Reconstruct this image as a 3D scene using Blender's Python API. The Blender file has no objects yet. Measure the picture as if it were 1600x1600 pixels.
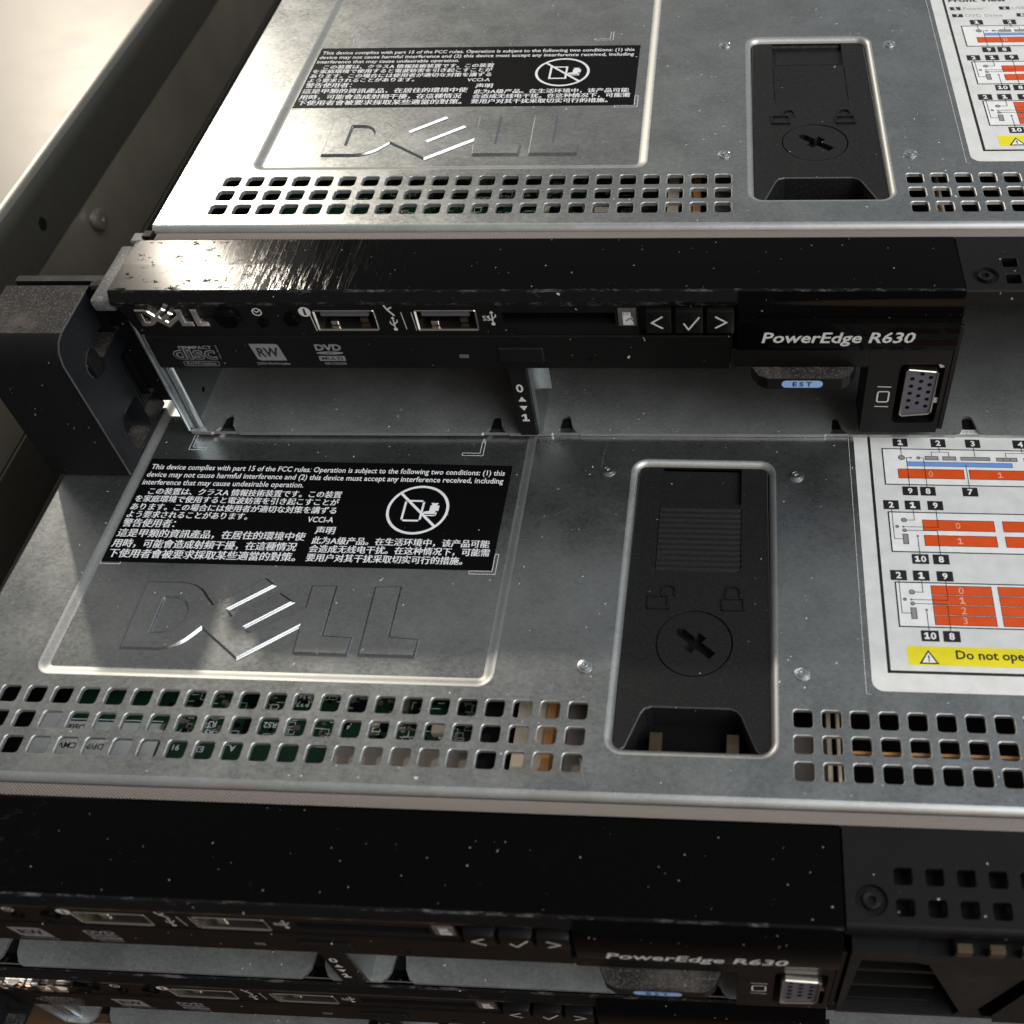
import bpy, bmesh, math, random
from mathutils import Vector, Matrix
from mathutils.geometry import tessellate_polygon
rnd = random.Random(7)
R = math.radians
K = 0.001                      # everything below is written in millimetres
sc = bpy.context.scene
C = sc.collection

# ------------------------------------------------------------------ camera
cam_d = bpy.data.cameras.new('camera')
cam = bpy.data.objects.new('camera', cam_d); C.objects.link(cam); sc.camera = cam
right = Vector((0.9983, 0.0512, -0.0296)); down = Vector((0.0196, -0.7597, -0.6500)); fwd = Vector((-0.0558, 0.6483, -0.7594))
right.normalize(); fwd = (fwd - right * fwd.dot(right)).normalized(); down = fwd.cross(right)
M = Matrix((right, -down, -fwd)).transposed().to_4x4()
M.translation = Vector((138.5277, -97.8775, 179.2606)) * K
cam.matrix_world = M
cam_d.sensor_fit = 'HORIZONTAL'; cam_d.sensor_width = 36
cam_d.lens = 1685.335 / 1600 * 36
cam_d.shift_x = -(1054.894 - 800) / 1600
cam_d.shift_y = (761.575 - 800) / 1600
cam_d.clip_start = 0.005; cam_d.clip_end = 50
cam_d.dof.use_dof = True
cam_d.dof.focus_distance = 0.245
cam_d.dof.aperture_fstop = 24

# ------------------------------------------------------------------ light
sc.render.engine = 'CYCLES'
sc.cycles.use_denoising = True
sc.cycles.max_bounces = 8
sc.cycles.sample_clamp_indirect = 4
sc.view_settings.view_transform = 'Standard'; sc.view_settings.look = 'None'
sc.view_settings.gamma = 1; sc.view_settings.exposure = 0.1
try: sc.view_settings.use_curve_mapping = False
except Exception: pass
world = bpy.data.worlds.new('World'); sc.world = world; world.use_nodes = True
wn = world.node_tree; wn.nodes.clear()
wo = wn.nodes.new('ShaderNodeOutputWorld'); wb = wn.nodes.new('ShaderNodeBackground')
wt = wn.nodes.new('ShaderNodeTexCoord')
def env_lobe(direction, stops):
    """brightness of the room by the angle from one direction"""
    d = wn.nodes.new('ShaderNodeVectorMath'); d.operation = 'DOT_PRODUCT'; d.inputs[1].default_value = Vector(direction).normalized()
    m = wn.nodes.new('ShaderNodeMapRange'); m.inputs[1].default_value = -1; m.inputs[2].default_value = 1
    r = wn.nodes.new('ShaderNodeValToRGB'); cr = r.color_ramp
    wn.links.new(wt.outputs['Generated'], d.inputs[0]); wn.links.new(d.outputs['Value'], m.inputs[0]); wn.links.new(m.outputs[0], r.inputs[0])
    cr.elements[0].position = stops[0][0]; cr.elements[0].color = (*stops[0][1], 1)
    cr.elements[1].position = stops[-1][0]; cr.elements[1].color = (*stops[-1][1], 1)
    for p, c in stops[1:-1]: e = cr.elements.new(p); e.color = (*c, 1)
    return r.outputs[0]
la = env_lobe((-0.50, 0.80, 0.33), [(0, (0.11, 0.10, 0.09)), (0.4, (0.14, 0.14, 0.14)), (0.7, (0.185, 0.191, 0.197)), (0.88, (0.195, 0.195, 0.19)), (1, (0.27, 0.26, 0.24))])
lb = env_lobe((0.85, 0.45, 0.30), [(0.6, (0, 0, 0)), (0.85, (0.06, 0.075, 0.09)), (1, (0.13, 0.16, 0.20))])
wa = wn.nodes.new('ShaderNodeMix'); wa.data_type = 'RGBA'; wa.blend_type = 'ADD'; wa.inputs['Factor'].default_value = 1
wn.links.new(la, wa.inputs[6]); wn.links.new(lb, wa.inputs[7]); wn.links.new(wa.outputs[2], wb.inputs[0]); wb.inputs[1].default_value = 1.0
wn.links.new(wb.outputs[0], wo.inputs[0])

def area(name, d, dist, size, power, col, target=(0.08, 0.06, 0), sy=None):
    l = bpy.data.lights.new(name, 'AREA'); o = bpy.data.objects.new(name, l); C.objects.link(o)
    d = Vector(d).normalized(); t = Vector(target)
    o.location = t + d * dist
    o.rotation_euler = (-d).to_track_quat('-Z', 'Y').to_euler()
    l.energy = power; l.color = col
    if sy: l.shape = 'RECTANGLE'; l.size = size; l.size_y = sy
    else: l.shape = 'DISK'; l.size = size
    return o
SUN_DIR = (-0.46, 0.71, 0.533)
area('sunlit_gap_lamp', SUN_DIR, 3.0, 0.10, 26, (1.0, 0.90, 0.76))
area('window_lamp', (-0.50, 0.72, 0.50), 3.2, 0.9, 1.6, (1.0, 0.93, 0.84))
area('front_fill_lamp', (0.66, -0.34, 0.70), 2.2, 2.2, 50, (0.97, 0.99, 1.0))  # broad fill added from the front right; no doorway is known there
area('warm_fill_lamp', (0.25, -0.90, 0.32), 2.2, 0.7, 2.5, (1.0, 0.62, 0.34))  # added warm fill, stands in for orange reflections of unseen warm surfaces

# ------------------------------------------------------------------ mesh helpers
class MB:
    def __init__(s): s.v = []; s.f = []; s.m = []; s.s = []
    def add(s, vs, fs, mat=0, smooth=False):
        b = len(s.v); s.v += [tuple(v) for v in vs]
        for f in fs: s.f.append(tuple(b + i for i in f)); s.m.append(mat); s.s.append(smooth)
        return s
    def box(s, x0, x1, y0, y1, z0, z1, mat=0, r=0, seg=1):
        bm = bmesh.new()
        vs = [bm.verts.new((x, y, z)) for z in (z0, z1) for y in (y0, y1) for x in (x0, x1)]
        for f in ((0, 2, 3, 1), (4, 5, 7, 6), (0, 1, 5, 4), (2, 6, 7, 3), (0, 4, 6, 2), (1, 3, 7, 5)): bm.faces.new([vs[i] for i in f])
        if r: bmesh.ops.bevel(bm, geom=bm.edges[:], offset=r, segments=seg, affect='EDGES', profile=0.5)
        return s.bm(bm, mat, seg > 1)
    def bm(s, bm, mat=0, smooth=False):
        bm.verts.index_update()
        s.add([v.co[:] for v in bm.verts], [[v.index for v in f.verts] for f in bm.faces], mat, smooth); bm.free(); return s
    def prism(s, loop, a, b, mat=0, axis='z', cap=(True, True)):
        """extrude a 2-D loop from a to b along an axis; (u,v) are the other two axes in order"""
        n = len(loop); P = lambda p, w: ax3(p, w, axis)
        vs = [P(p, a) for p in loop] + [P(p, b) for p in loop]
        s.add(vs, [(i, (i + 1) % n, n + (i + 1) % n, n + i) for i in range(n)], mat)
        tr = tess([loop])
        if cap[0]: s.add([P(p, a) for p in loop], tr, mat)
        if cap[1]: s.add([P(p, b) for p in loop], tr, mat)
        return s
    def flat(s, loops, w, mat=0, axis='z'):
        pts = [p for l in loops for p in l]
        s.add([ax3(p, w, axis) for p in pts], tess(loops), mat); return s
    def loft(s, A, B, wa, wb, mat=0, axis='z', steps=1, smooth=False, shape=None):
        n = len(A); vs = []
        for k in range(steps + 1):
            t = k / steps; h = shape(t) if shape else t
            for p, q in zip(A, B): vs.append(ax3((p[0] + (q[0] - p[0]) * t, p[1] + (q[1] - p[1]) * t), wa + (wb - wa) * h, axis))
        fs = []
        for k in range(steps):
            for i in range(n):
                j = (i + 1) % n; fs.append((k * n + i, k * n + j, (k + 1) * n + j, (k + 1) * n + i))
        s.add(vs, fs, mat, smooth); return s
    def sweep(s, prof, x0, x1, mat=0, smooth=False, closed=False, caps=True):
        """profile of (y,z) swept along x"""
        n = len(prof); vs = [(x0, y, z) for y, z in prof] + [(x1, y, z) for y, z in prof]
        s.add(vs, [(i, (i + 1) % n, n + (i + 1) % n, n + i) for i in range(n if closed else n - 1)], mat, smooth)
        if closed and caps:
            tr = tess([prof]); s.add([(x0, y, z) for y, z in prof], tr, mat); s.add([(x1, y, z) for y, z in prof], tr, mat)
        return s
    def tube(s, pts, r, mat=0, n=8, smooth=True):
        for a, b in zip(pts[:-1], pts[1:]):
            a = Vector(a); b = Vector(b); d = (b - a).normalized()
            u = d.orthogonal().normalized(); w = d.cross(u)
            vs = [p + (u * math.cos(t) + w * math.sin(t)) * r for p in (a, b) for t in [2 * math.pi * i / n for i in range(n)]]
            s.add(vs, [(i, (i + 1) % n, n + (i + 1) % n, n + i) for i in range(n)] + [tuple(range(n)), tuple(range(n, 2 * n))], mat, False)
        return s
    def lathe(s, prof, c, mat=0, n=24, axis='z', smooth=True):
        """profile of (r, h) turned about an axis through c"""
        vs = []; m = len(prof)
        for r, h in prof:
            for i in range(n):
                a = 2 * math.pi * i / n
                p = ax3((r * math.cos(a), r * math.sin(a)), h, axis)
                vs.append((c[0] + p[0], c[1] + p[1], c[2] + p[2]))
        fs = [(k * n + i, k * n + (i + 1) % n, (k + 1) * n + (i + 1) % n, (k + 1) * n + i) for k in range(m - 1) for i in range(n)]
        s.add(vs, fs, mat, smooth); return s
    def stroke(s, pts, w, z, mat=0, axis='z', closed=False):
        """a printed line of width w"""
        pts = [Vector((p[0], p[1])) for p in pts]
        prs = list(zip(pts[:-1], pts[1:])) + ([(pts[-1], pts[0])] if closed else [])
        for a, b in prs:
            if (b - a).length < 1e-6: continue
            d = (b - a).normalized(); nn = Vector((-d.y, d.x)) * w / 2; e = d * w / 2
            q = [a - e - nn, b + e - nn, b + e + nn, a - e + nn]
            s.add([ax3(p, z, axis) for p in q], [(0, 1, 2, 3)], mat)
        return s
    def ring(s, c, r, w, z, mat=0, axis='z', n=40, ry=None):
        ry = ry or r
        a = [(c[0] + r * math.cos(t), c[1] + ry * math.sin(t)) for t in [2 * math.pi * i / n for i in range(n)]]
        b = [(c[0] + (r - w) * math.cos(t), c[1] + (ry - w) * math.sin(t)) for t in [2 * math.pi * i / n for i in range(n)]]
        return s.loft(a, b, z, z, mat, axis)
    def build(s, name, mats, parent=None):
        me = bpy.data.meshes.new(name)
        me.from_pydata([(x * K, y * K, z * K) for x, y, z in s.v], [], s.f)
        for m in (mats if isinstance(mats, (list, tuple)) else [mats]): me.materials.append(m)
        me.polygons.foreach_set('material_index', s.m); me.polygons.foreach_set('use_smooth', s.s)
        bm = bmesh.new(); bm.from_mesh(me)
        bmesh.ops.remove_doubles(bm, verts=bm.verts[:], dist=1e-7)
        bmesh.ops.recalc_face_normals(bm, faces=bm.faces[:]); bm.to_mesh(me); bm.free()
        fl_ = [False] * len(me.polygons); me.polygons.foreach_get('use_smooth', fl_)
        me.set_sharp_from_angle(angle=R(34)); me.polygons.foreach_set('use_smooth', fl_); me.update()
        o = bpy.data.objects.new(name, me); C.objects.link(o)
        if parent: o.parent = parent
        return o
def ax3(p, w, axis):
    if axis == 'z': return (p[0], p[1], w)
    if axis == 'y': return (p[0], w, p[1])
    return (w, p[0], p[1])
def tess(loops):
    return [tuple(t) for t in tessellate_polygon([[Vector((p[0], p[1], 0)) for p in l] for l in loops])]
def rrect(x0, x1, y0, y1, r, n=4):
    """rounded rectangle, counter-clockwise"""
    out = []
    for cx, cy, a0 in ((x1 - r, y0 + r, -90), (x1 - r, y1 - r, 0), (x0 + r, y1 - r, 90), (x0 + r, y0 + r, 180)):
        for i in range(n + 1):
            a = R(a0 + 90 * i / n); out.append((cx + r * math.cos(a), cy + r * math.sin(a)))
    return out
def circ(cx, cy, r, n=24, ry=None):
    ry = ry or r
    return [(cx + r * math.cos(2 * math.pi * i / n), cy + ry * math.sin(2 * math.pi * i / n)) for i in range(n)]
def area2(l): return sum(a[0] * b[1] - b[0] * a[1] for a, b in zip(l, l[1:] + l[:1]))
def inset(loop, d):
    """mitred inward offset of a simple loop"""
    sg = 1 if area2(loop) > 0 else -1
    n = len(loop); out = []
    for i in range(n):
        p0 = Vector(loop[i - 1]); p1 = Vector(loop[i]); p2 = Vector(loop[(i + 1) % n])
        d1 = (p1 - p0).normalized(); d2 = (p2 - p1).normalized()
        n1 = Vector((-d1.y, d1.x)) * sg; n2 = Vector((-d2.y, d2.x)) * sg
        b = n1 + n2
        if b.length < 1e-6: b = n1
        b.normalize(); c = max(0.45, b.dot(n1))
        q = p1 + b * d / c; out.append((q.x, q.y))
    return out
_tc = {}
def text_geo(s, bold=0.0):
    if (s, bold) not in _tc:
        cu = bpy.data.curves.new('lettering', 'FONT'); cu.body = s; cu.size = 1; cu.resolution_u = 2; cu.offset = bold
        o = bpy.data.objects.new('lettering', cu); C.objects.link(o)
        dg = bpy.context.evaluated_depsgraph_get()
        me = bpy.data.meshes.new_from_object(o.evaluated_get(dg))
        vs = [(v.co.x, v.co.y) for v in me.vertices]; fs = [tuple(p.vertices) for p in me.polygons]
        bpy.data.objects.remove(o); bpy.data.curves.remove(cu); bpy.data.meshes.remove(me)
        if s in ('1', '10'):      # a figure one with a flag and a foot, as on the label
            th = 0.13 + bold * 2; one = [(0.08, 0), (0.56, 0), (0.56, th), (0.32 + th / 2, th), (0.32 + th / 2, 0.7), (0.32 - th / 2, 0.7), (0.06, 0.56), (0.06, 0.42), (0.32 - th / 2, 0.53), (0.32 - th / 2, th), (0.08, th)]
            if s == '1': vs, fs = one, [tuple(range(len(one)))]
            else:
                v0, f0 = text_geo('0', bold); m0 = min(v[0] for v in v0)
                vs = one + [(v[0] - m0 + 0.64, v[1]) for v in v0]; fs = [tuple(range(len(one)))] + [tuple(i + len(one) for i in f) for f in f0]
            fs = [q for f in fs for q in ([tuple(t) for t in tess([[vs[i] for i in f]])] if len(f) == len(one) and f[0] == 0 else [f])]
        _tc[(s, bold)] = (vs, fs)
    return _tc[(s, bold)]
def T(mb, s, x, y, z, h=None, w=None, mat=0, axis='z', bold=0.0, center=False, rot=0, ybox=None, shear=0):
    """lettering: x,y = lower left (or centre) of its box; h = its box height, w = its box width (either may follow the other)"""
    if bold < 0:      # heavier strokes for the square scripts: two passes a hair apart
        T(mb, s, x, y, z, h, w, mat, axis, 0.0); T(mb, s, x + 0.055, y + 0.02, z + 0.006, h, w, mat, axis, 0.0); T(mb, s, x + 0.11, y, z + 0.003, h, w, mat, axis, 0.0); return
    vs, fs = text_geo(s, bold)
    if not vs: return
    x0 = min(v[0] for v in vs); x1 = max(v[0] for v in vs); y0 = min(v[1] for v in vs); y1 = max(v[1] for v in vs)
    if h is None: h = w * (y1 - y0) / (x1 - x0)
    if w is None: w = h * (x1 - x0) / (y1 - y0)
    sx = w / (x1 - x0); sy = h / (y1 - y0); a = R(rot); ca, sa = math.cos(a), math.sin(a)
    out = []
    for u, v in vs:
        u = (u - x0) * sx; v = (v - y0) * sy; u += shear * v
        if center: u -= w / 2; v -= h / 2
        out.append(ax3((x + u * ca - v * sa, y + u * sa + v * ca), z, axis))
    mb.add(out, fs, mat)

# ------------------------------------------------------------------ materials
def nt(name):
    m = bpy.data.materials.new(name); m.use_nodes = True
    return m, m.node_tree, m.node_tree.nodes['Principled BSDF']
def coords(t, scale=(1, 1, 1)):
    tc = t.nodes.new('ShaderNodeTexCoord'); oi = t.nodes.new('ShaderNodeObjectInfo')
    mul = t.nodes.new('ShaderNodeVectorMath'); mul.operation = 'SCALE'; mul.inputs[0].default_value = (0.37, 0.53, 0.11)
    t.links.new(oi.outputs['Random'], mul.inputs['Scale'])
    add = t.nodes.new('ShaderNodeVectorMath'); t.links.new(tc.outputs['Object'], add.inputs[0]); t.links.new(mul.outputs[0], add.inputs[1])
    mp = t.nodes.new('ShaderNodeMapping'); mp.inputs['Scale'].default_value = scale; t.links.new(add.outputs[0], mp.inputs[0])
    return mp.outputs[0]
def noise(t, scale, sc3=(1, 1, 1), detail=4, rough=0.6):
    n = t.nodes.new('ShaderNodeTexNoise'); n.inputs['Scale'].default_value = scale; n.inputs['Detail'].default_value = detail
    n.inputs['Roughness'].default_value = rough
    t.links.new(coords(t, sc3), n.inputs['Vector']); return n.outputs['Fac']
def rng(t, src, a, b, c, d):
    m = t.nodes.new('ShaderNodeMapRange'); m.inputs[1].default_value = a; m.inputs[2].default_value = b
    m.inputs[3].default_value = c; m.inputs[4].default_value = d; t.links.new(src, m.inputs[0]); return m.outputs[0]
def mth(t, op, a, b):
    m = t.nodes.new('ShaderNodeMath'); m.operation = op
    for i, q in enumerate((a, b)):
        if isinstance(q, (int, float)): m.inputs[i].default_value = q
        else: t.links.new(q, m.inputs[i])
    return m.outputs[0]
def mix(t, f, a, b):
    m = t.nodes.new('ShaderNodeMix'); m.data_type = 'RGBA'
    for sock, q in ((m.inputs['Factor'], f), (m.inputs[6], a), (m.inputs[7], b)):
        if isinstance(q, tuple): sock.default_value = (*q, 1)
        elif isinstance(q, (int, float)): sock.default_value = q
        else: t.links.new(q, sock)
    return m.outputs[2]
def specks(t, scale, size, share, stretch=(1, 1, 1)):
    """small dust grains: 1 on a grain, 0 elsewhere"""
    v = t.nodes.new('ShaderNodeTexVoronoi'); v.inputs['Scale'].default_value = scale
    wob = t.nodes.new('ShaderNodeTexNoise'); wob.inputs['Scale'].default_value = scale * 3
    co = coords(t, stretch); t.links.new(co, wob.inputs['Vector'])
    ad = t.nodes.new('ShaderNodeVectorMath'); ad.operation = 'MULTIPLY_ADD'; ad.inputs[1].default_value = (0.5 / scale,) * 3
    t.links.new(wob.outputs['Color'], ad.inputs[0]); t.links.new(co, ad.inputs[2]); t.links.new(ad.outputs[0], v.inputs['Vector'])
    sep = t.nodes.new('ShaderNodeSeparateColor'); t.links.new(v.outputs['Color'], sep.inputs[0])
    r = mth(t, 'MULTIPLY', mth(t, 'POWER', sep.outputs[1], 3.0), size)
    on = mth(t, 'LESS_THAN', v.outputs['Distance'], r)
    patch = t.nodes.new('ShaderNodeTexNoise'); patch.inputs['Scale'].default_value = scale / 6; patch.inputs['Detail'].default_value = 3
    t.links.new(co, patch.inputs['Vector'])      # dust lies in drifts, not evenly
    lim = mth(t, 'MULTIPLY', rng(t, patch.outputs['Fac'], 0.40, 0.66, 0.05, 2.2), share)
    return mth(t, 'MULTIPLY', on, mth(t, 'LESS_THAN', sep.outputs[0], lim))
def bump(t, b, src, strength, dist):
    n = t.nodes.new('ShaderNodeBump'); n.inputs['Strength'].default_value = strength; n.inputs['Distance'].default_value = dist
    t.links.new(src, n.inputs['Height']); t.links.new(n.outputs[0], b.inputs['Normal'])
def steel(name, base, rough, dust=0.25, var=0.12, streak=0.35, metal=1.0):
    m, t, b = nt(name)
    cloud = noise(t, 90, detail=5); grain = noise(t, 1500, (0.75, 1, 1), detail=4, rough=0.75)
    mixn = mth(t, 'ADD', mth(t, 'MULTIPLY', cloud, 0.45), mth(t, 'MULTIPLY', grain, 0.55))
    lo = tuple(c * (1 - var) for c in base); hi = tuple(min(1, c * (1 + var)) for c in base)
    col = mix(t, rng(t, mixn, 0.32, 0.68, 0, 1), lo, hi)
    g = mth(t, 'MAXIMUM', specks(t, 300, 0.085, dust), specks(t, 900, 0.17, dust * 0.7))
    col = mix(t, g, col, (0.62, 0.60, 0.56))
    t.links.new(col, b.inputs['Base Color'])
    t.links.new(mth(t, 'MULTIPLY', mth(t, 'SUBTRACT', 1.0, g), metal), b.inputs['Metallic'])
    rr = rng(t, mixn, 0.3, 0.7, rough - 0.07, rough + 0.07)
    t.links.new(mth(t, 'MAXIMUM', rr, mth(t, 'MULTIPLY', g, 0.9)), b.inputs['Roughness'])
    bump(t, b, noise(t, 1100, (0.7, 1, 1), detail=3), 0.05 * streak / 0.35, 0.0001)
    return m
def plastic(name, base, rough, spec=0.3, dust=0.2, grain=0.0, film=0.0, warm=(0.5, 0.46, 0.40), coat=0):
    m, t, b = nt(name)
    g = mth(t, 'MAXIMUM', specks(t, 300, 0.085, dust), specks(t, 800, 0.15, dust))
    cloud = noise(t, 130, detail=6, rough=0.7)
    col = mix(t, rng(t, cloud, 0.45, 0.8, 0, film), base, warm)
    if grain:
        fine = noise(t, 2600, detail=2)
        col = mix(t, rng(t, fine, 0.52, 0.75, 0, grain), col, warm)
    col = mix(t, g, col, warm)
    t.links.new(col, b.inputs['Base Color'])
    b.inputs['Specular IOR Level'].default_value = spec
    t.links.new(mth(t, 'MAXIMUM', rng(t, cloud, 0.3, 0.75, max(0.02, rough - 0.05), rough + 0.08), mth(t, 'MULTIPLY', g, 0.9)), b.inputs['Roughness'])
    if rough > 0.25: bump(t, b, noise(t, 2200, detail=2), 0.25, 0.0001)
    return m
def plain(name, base, rough=0.5, metal=0.0, spec=0.4):
    m, t, b = nt(name)
    c = noise(t, 300, detail=3)
    t.links.new(mix(t, rng(t, c, 0.3, 0.7, 0, 1), tuple(x * 0.92 for x in base), tuple(min(1, x * 1.06) for x in base)), b.inputs['Base Color'])
    b.inputs['Roughness'].default_value = rough; b.inputs['Metallic'].default_value = metal; b.inputs['Specular IOR Level'].default_value = spec
    return m
STEEL = steel('galvanised_lid', (0.38, 0.395, 0.395), 0.30, dust=0.6, var=0.24, metal=0.94)
EDGE = steel('folded_edge', (0.48, 0.49, 0.48), 0.46, dust=0.1, metal=0.85)
PRESSED = steel('pressed_edge', (0.40, 0.415, 0.415), 0.27, dust=0.1)
FLOOR = steel('bay_steel', (0.38, 0.40, 0.39), 0.42, dust=1.6, var=0.32, metal=0.70)
BRIGHT = steel('bright_steel', (0.52, 0.55, 0.56), 0.32, dust=0.05)
SHEET = steel('left_sheet', (0.185, 0.178, 0.165), 0.37, dust=0.05, var=0.06, metal=0.75)
SIDE = steel('left_side', (0.20, 0.20, 0.17), 0.55, dust=0.05)
MATTE = plastic('matte_black', (0.006, 0.006, 0.0064), 0.50, 0.16, dust=0.25, grain=0.01)
LATCH = plastic('latch_black', (0.010, 0.010, 0.0105), 0.50, 0.22, dust=0.2, grain=0.035)
DUSTY = plastic('dusty_black', (0.020, 0.019, 0.018), 0.65, 0.15, dust=0.6, grain=0.5, film=0.4, warm=(0.25, 0.215, 0.185))
LEDGE = plastic('latch_edge', (0.05, 0.05, 0.05), 0.35, 0.5, dust=0.3)
DULL = plastic('dull_black', (0.005, 0.0048, 0.0046), 0.38, 0.18, dust=0.15)
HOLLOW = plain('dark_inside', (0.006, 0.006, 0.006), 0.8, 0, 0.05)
CHROME = plain('chrome', (0.85, 0.78, 0.70), 0.12, 1.0)
GOLDEN = plain('port_shell', (0.60, 0.55, 0.48), 0.25, 1.0)
PRINT = plain('white_print', (0.82, 0.82, 0.83), 0.5)
GREYPRINT = plain('grey_print', (0.22, 0.22, 0.23), 0.5)
PANELPRINT = plain('panel_print', (0.62, 0.62, 0.60), 0.5)
STICKER = plastic('sticker_black', (0.004, 0.004, 0.0045), 0.40, 0.06, dust=0.10)
PAPER = plain('label_paper', (0.70, 0.71, 0.69), 0.42)
PAPERW = plain('label_white', (0.84, 0.84, 0.83), 0.42)
INK = plain('label_ink', (0.018, 0.015, 0.017), 0.5)
INKGREY = plain('label_grey_ink', (0.30, 0.29, 0.28), 0.5)
ORANGE = plain('label_orange', (0.72, 0.085, 0.012), 0.45)
PINK = plain('label_number', (0.86, 0.42, 0.28), 0.5)
BLUE = plain('label_blue', (0.17, 0.33, 0.74), 0.45)
YELLOW = plain('label_yellow', (0.84, 0.72, 0.02), 0.45)
PILL = plain('tag_blue', (0.30, 0.50, 0.86), 0.45)
PCB = plain('board_green', (0.008, 0.045, 0.022), 0.4)
SILK = plain('board_print', (0.85, 0.88, 0.85), 0.6)
CHIP = plain('board_chip', (0.16, 0.12, 0.10), 0.5)
BROWN = plain('heat_spreader', (0.30, 0.25, 0.21), 0.45, 0.3)
BEIGE = plain('beige_connector', (0.66, 0.55, 0.42), 0.5)
TAN = plain('orange_connector', (0.46, 0.22, 0.08), 0.5)
BRASS = plain('brass_tab', (0.11, 0.08, 0.05), 0.35, 0.7)
SLATE = plain('port_slate', (0.10, 0.10, 0.125), 0.5)

def glossy():
    """piano-black front strip: clear, with a field of fine wiping scratches and grime near its worn left end"""
    m, t, b = nt('piano_black')
    g = mth(t, 'MAXIMUM', specks(t, 330, 0.075, 0.35), specks(t, 900, 0.15, 0.5))
    scr = noise(t, 420, (3.2, 0.22, 0.22), detail=3, rough=0.7)
    patch = noise(t, 60, detail=4)
    s1 = mth(t, 'MULTIPLY', rng(t, scr, 0.60, 0.70, 0, 1), rng(t, patch, 0.42, 0.6, 0, 1))
    grime = rng(t, noise(t, 320, (1, 1.6, 1), detail=6, rough=0.75), 0.60, 0.70, 0, 1)
    col = mix(t, mth(t, 'MULTIPLY', grime, 0.04), (0.002, 0.002, 0.0022), (0.05, 0.032, 0.02))
    col = mix(t, g, col, (0.26, 0.235, 0.20))
    t.links.new(col, b.inputs['Base Color']); b.inputs['Specular IOR Level'].default_value = 0.06
    tc = t.nodes.new('ShaderNodeTexCoord'); sx = t.nodes.new('ShaderNodeSeparateXYZ'); t.links.new(tc.outputs['Object'], sx.inputs[0])
    near = rng(t, sx.outputs['X'], 0.004, 0.026, 1, 0); mid_ = mth(t, 'MULTIPLY', rng(t, sx.outputs['X'], 0.002, 0.014, 0, 1), rng(t, sx.outputs['X'], 0.030, 0.060, 1, 0))
    base = rng(t, noise(t, 40, detail=3), 0.3, 0.7, 0.06, 0.10)
    base = mth(t, 'ADD', base, mth(t, 'MULTIPLY', near, 0.08))
    r = mth(t, 'ADD', base, mth(t, 'MULTIPLY', mth(t, 'MULTIPLY', s1, mid_), 0.28))
    r = mth(t, 'MAXIMUM', r, mth(t, 'MULTIPLY', g, 0.9))
    flakes = mth(t, 'MULTIPLY', rng(t, noise(t, 260, (1, 1.8, 1), detail=7, rough=0.8), 0.57, 0.60, 0, 1), near)
    t.links.new(mth(t, 'MAXIMUM', r, mth(t, 'MULTIPLY', flakes, 0.75)), b.inputs['Roughness'])
    t.links.new(mix(t, mth(t, 'MULTIPLY', flakes, 0.9), col, (0.012, 0.008, 0.005)), b.inputs['Base Color'])
    bump(t, b, mth(t, 'MULTIPLY', rng(t, scr, 0.5, 0.8, 0, 1), mid_), 0.12, 0.0002)
    return m
GLOSS = glossy()
def worn(name, lo, hi, amount):
    m, t, b = nt(name)
    n = noise(t, 380, (0.6, 2, 2), detail=7, rough=0.75)
    w = rng(t, n, lo, hi, 0, amount)
    g = specks(t, 500, 0.16, 0.4)
    t.links.new(mix(t, mth(t, 'MAXIMUM', w, g), (0.006, 0.006, 0.0065), (0.46, 0.43, 0.39)), b.inputs['Base Color'])
    t.links.new(rng(t, w, 0, 1, 0.12, 0.55), b.inputs['Roughness']); b.inputs['Specular IOR Level'].default_value = 0.25
    return m
WORN = worn('worn_edge', 0.52, 0.72, 0.34)
BAND = worn('scuffed_band', 0.62, 0.80, 0.2)
def woven():
    m, t, b = nt('woven_gasket')
    w1 = t.nodes.new('ShaderNodeTexWave'); w2 = t.nodes.new('ShaderNodeTexWave')
    for w, d in ((w1, (1, 1, 0)), (w2, (1, -1.4, 0.4))):
        w.bands_direction = 'X'; w.inputs['Scale'].default_value = 760; w.inputs['Distortion'].default_value = 0.6
        mpn = t.nodes.new('ShaderNodeMapping'); tc = t.nodes.new('ShaderNodeTexCoord')
        mpn.inputs['Rotation'].default_value = (0, 0, math.atan2(d[1], d[0])); t.links.new(tc.outputs['Object'], mpn.inputs[0]); t.links.new(mpn.outputs[0], w.inputs[0])
    h = mth(t, 'MULTIPLY', w1.outputs['Fac'], w2.outputs['Fac'])
    t.links.new(mix(t, h, (0.17, 0.145, 0.13), (0.38, 0.325, 0.29)), b.inputs['Base Color'])
    b.inputs['Metallic'].default_value = 0.35; b.inputs['Roughness'].default_value = 0.5
    bump(t, b, h, 0.6, 0.0003)
    return m
GASKET = woven()
def wood():
    m, t, b = nt('bench_wood')
    n = noise(t, 40, (0.3, 4, 1), detail=6)
    t.links.new(mix(t, rng(t, n, 0.3, 0.7, 0, 1), (0.05, 0.026, 0.014), (0.11, 0.058, 0.03)), b.inputs['Base Color']); b.inputs['Roughness'].default_value = 0.5
    return m
WOOD = wood()
def side_metal():
    m, t, b = nt('painted_side')
    n = noise(t, 25, detail=5)
    t.links.new(mix(t, rng(t, n, 0.3, 0.7, 0, 1), (0.17, 0.15, 0.122), (0.26, 0.235, 0.19)), b.inputs['Base Color'])
    b.inputs['Metallic'].default_value = 0.6; b.inputs['Roughness'].default_value = 0.5
    return m
SIDEM = side_metal()
BOLT = plain('dull_zinc', (0.36, 0.33, 0.27), 0.4, 0.8)
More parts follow.
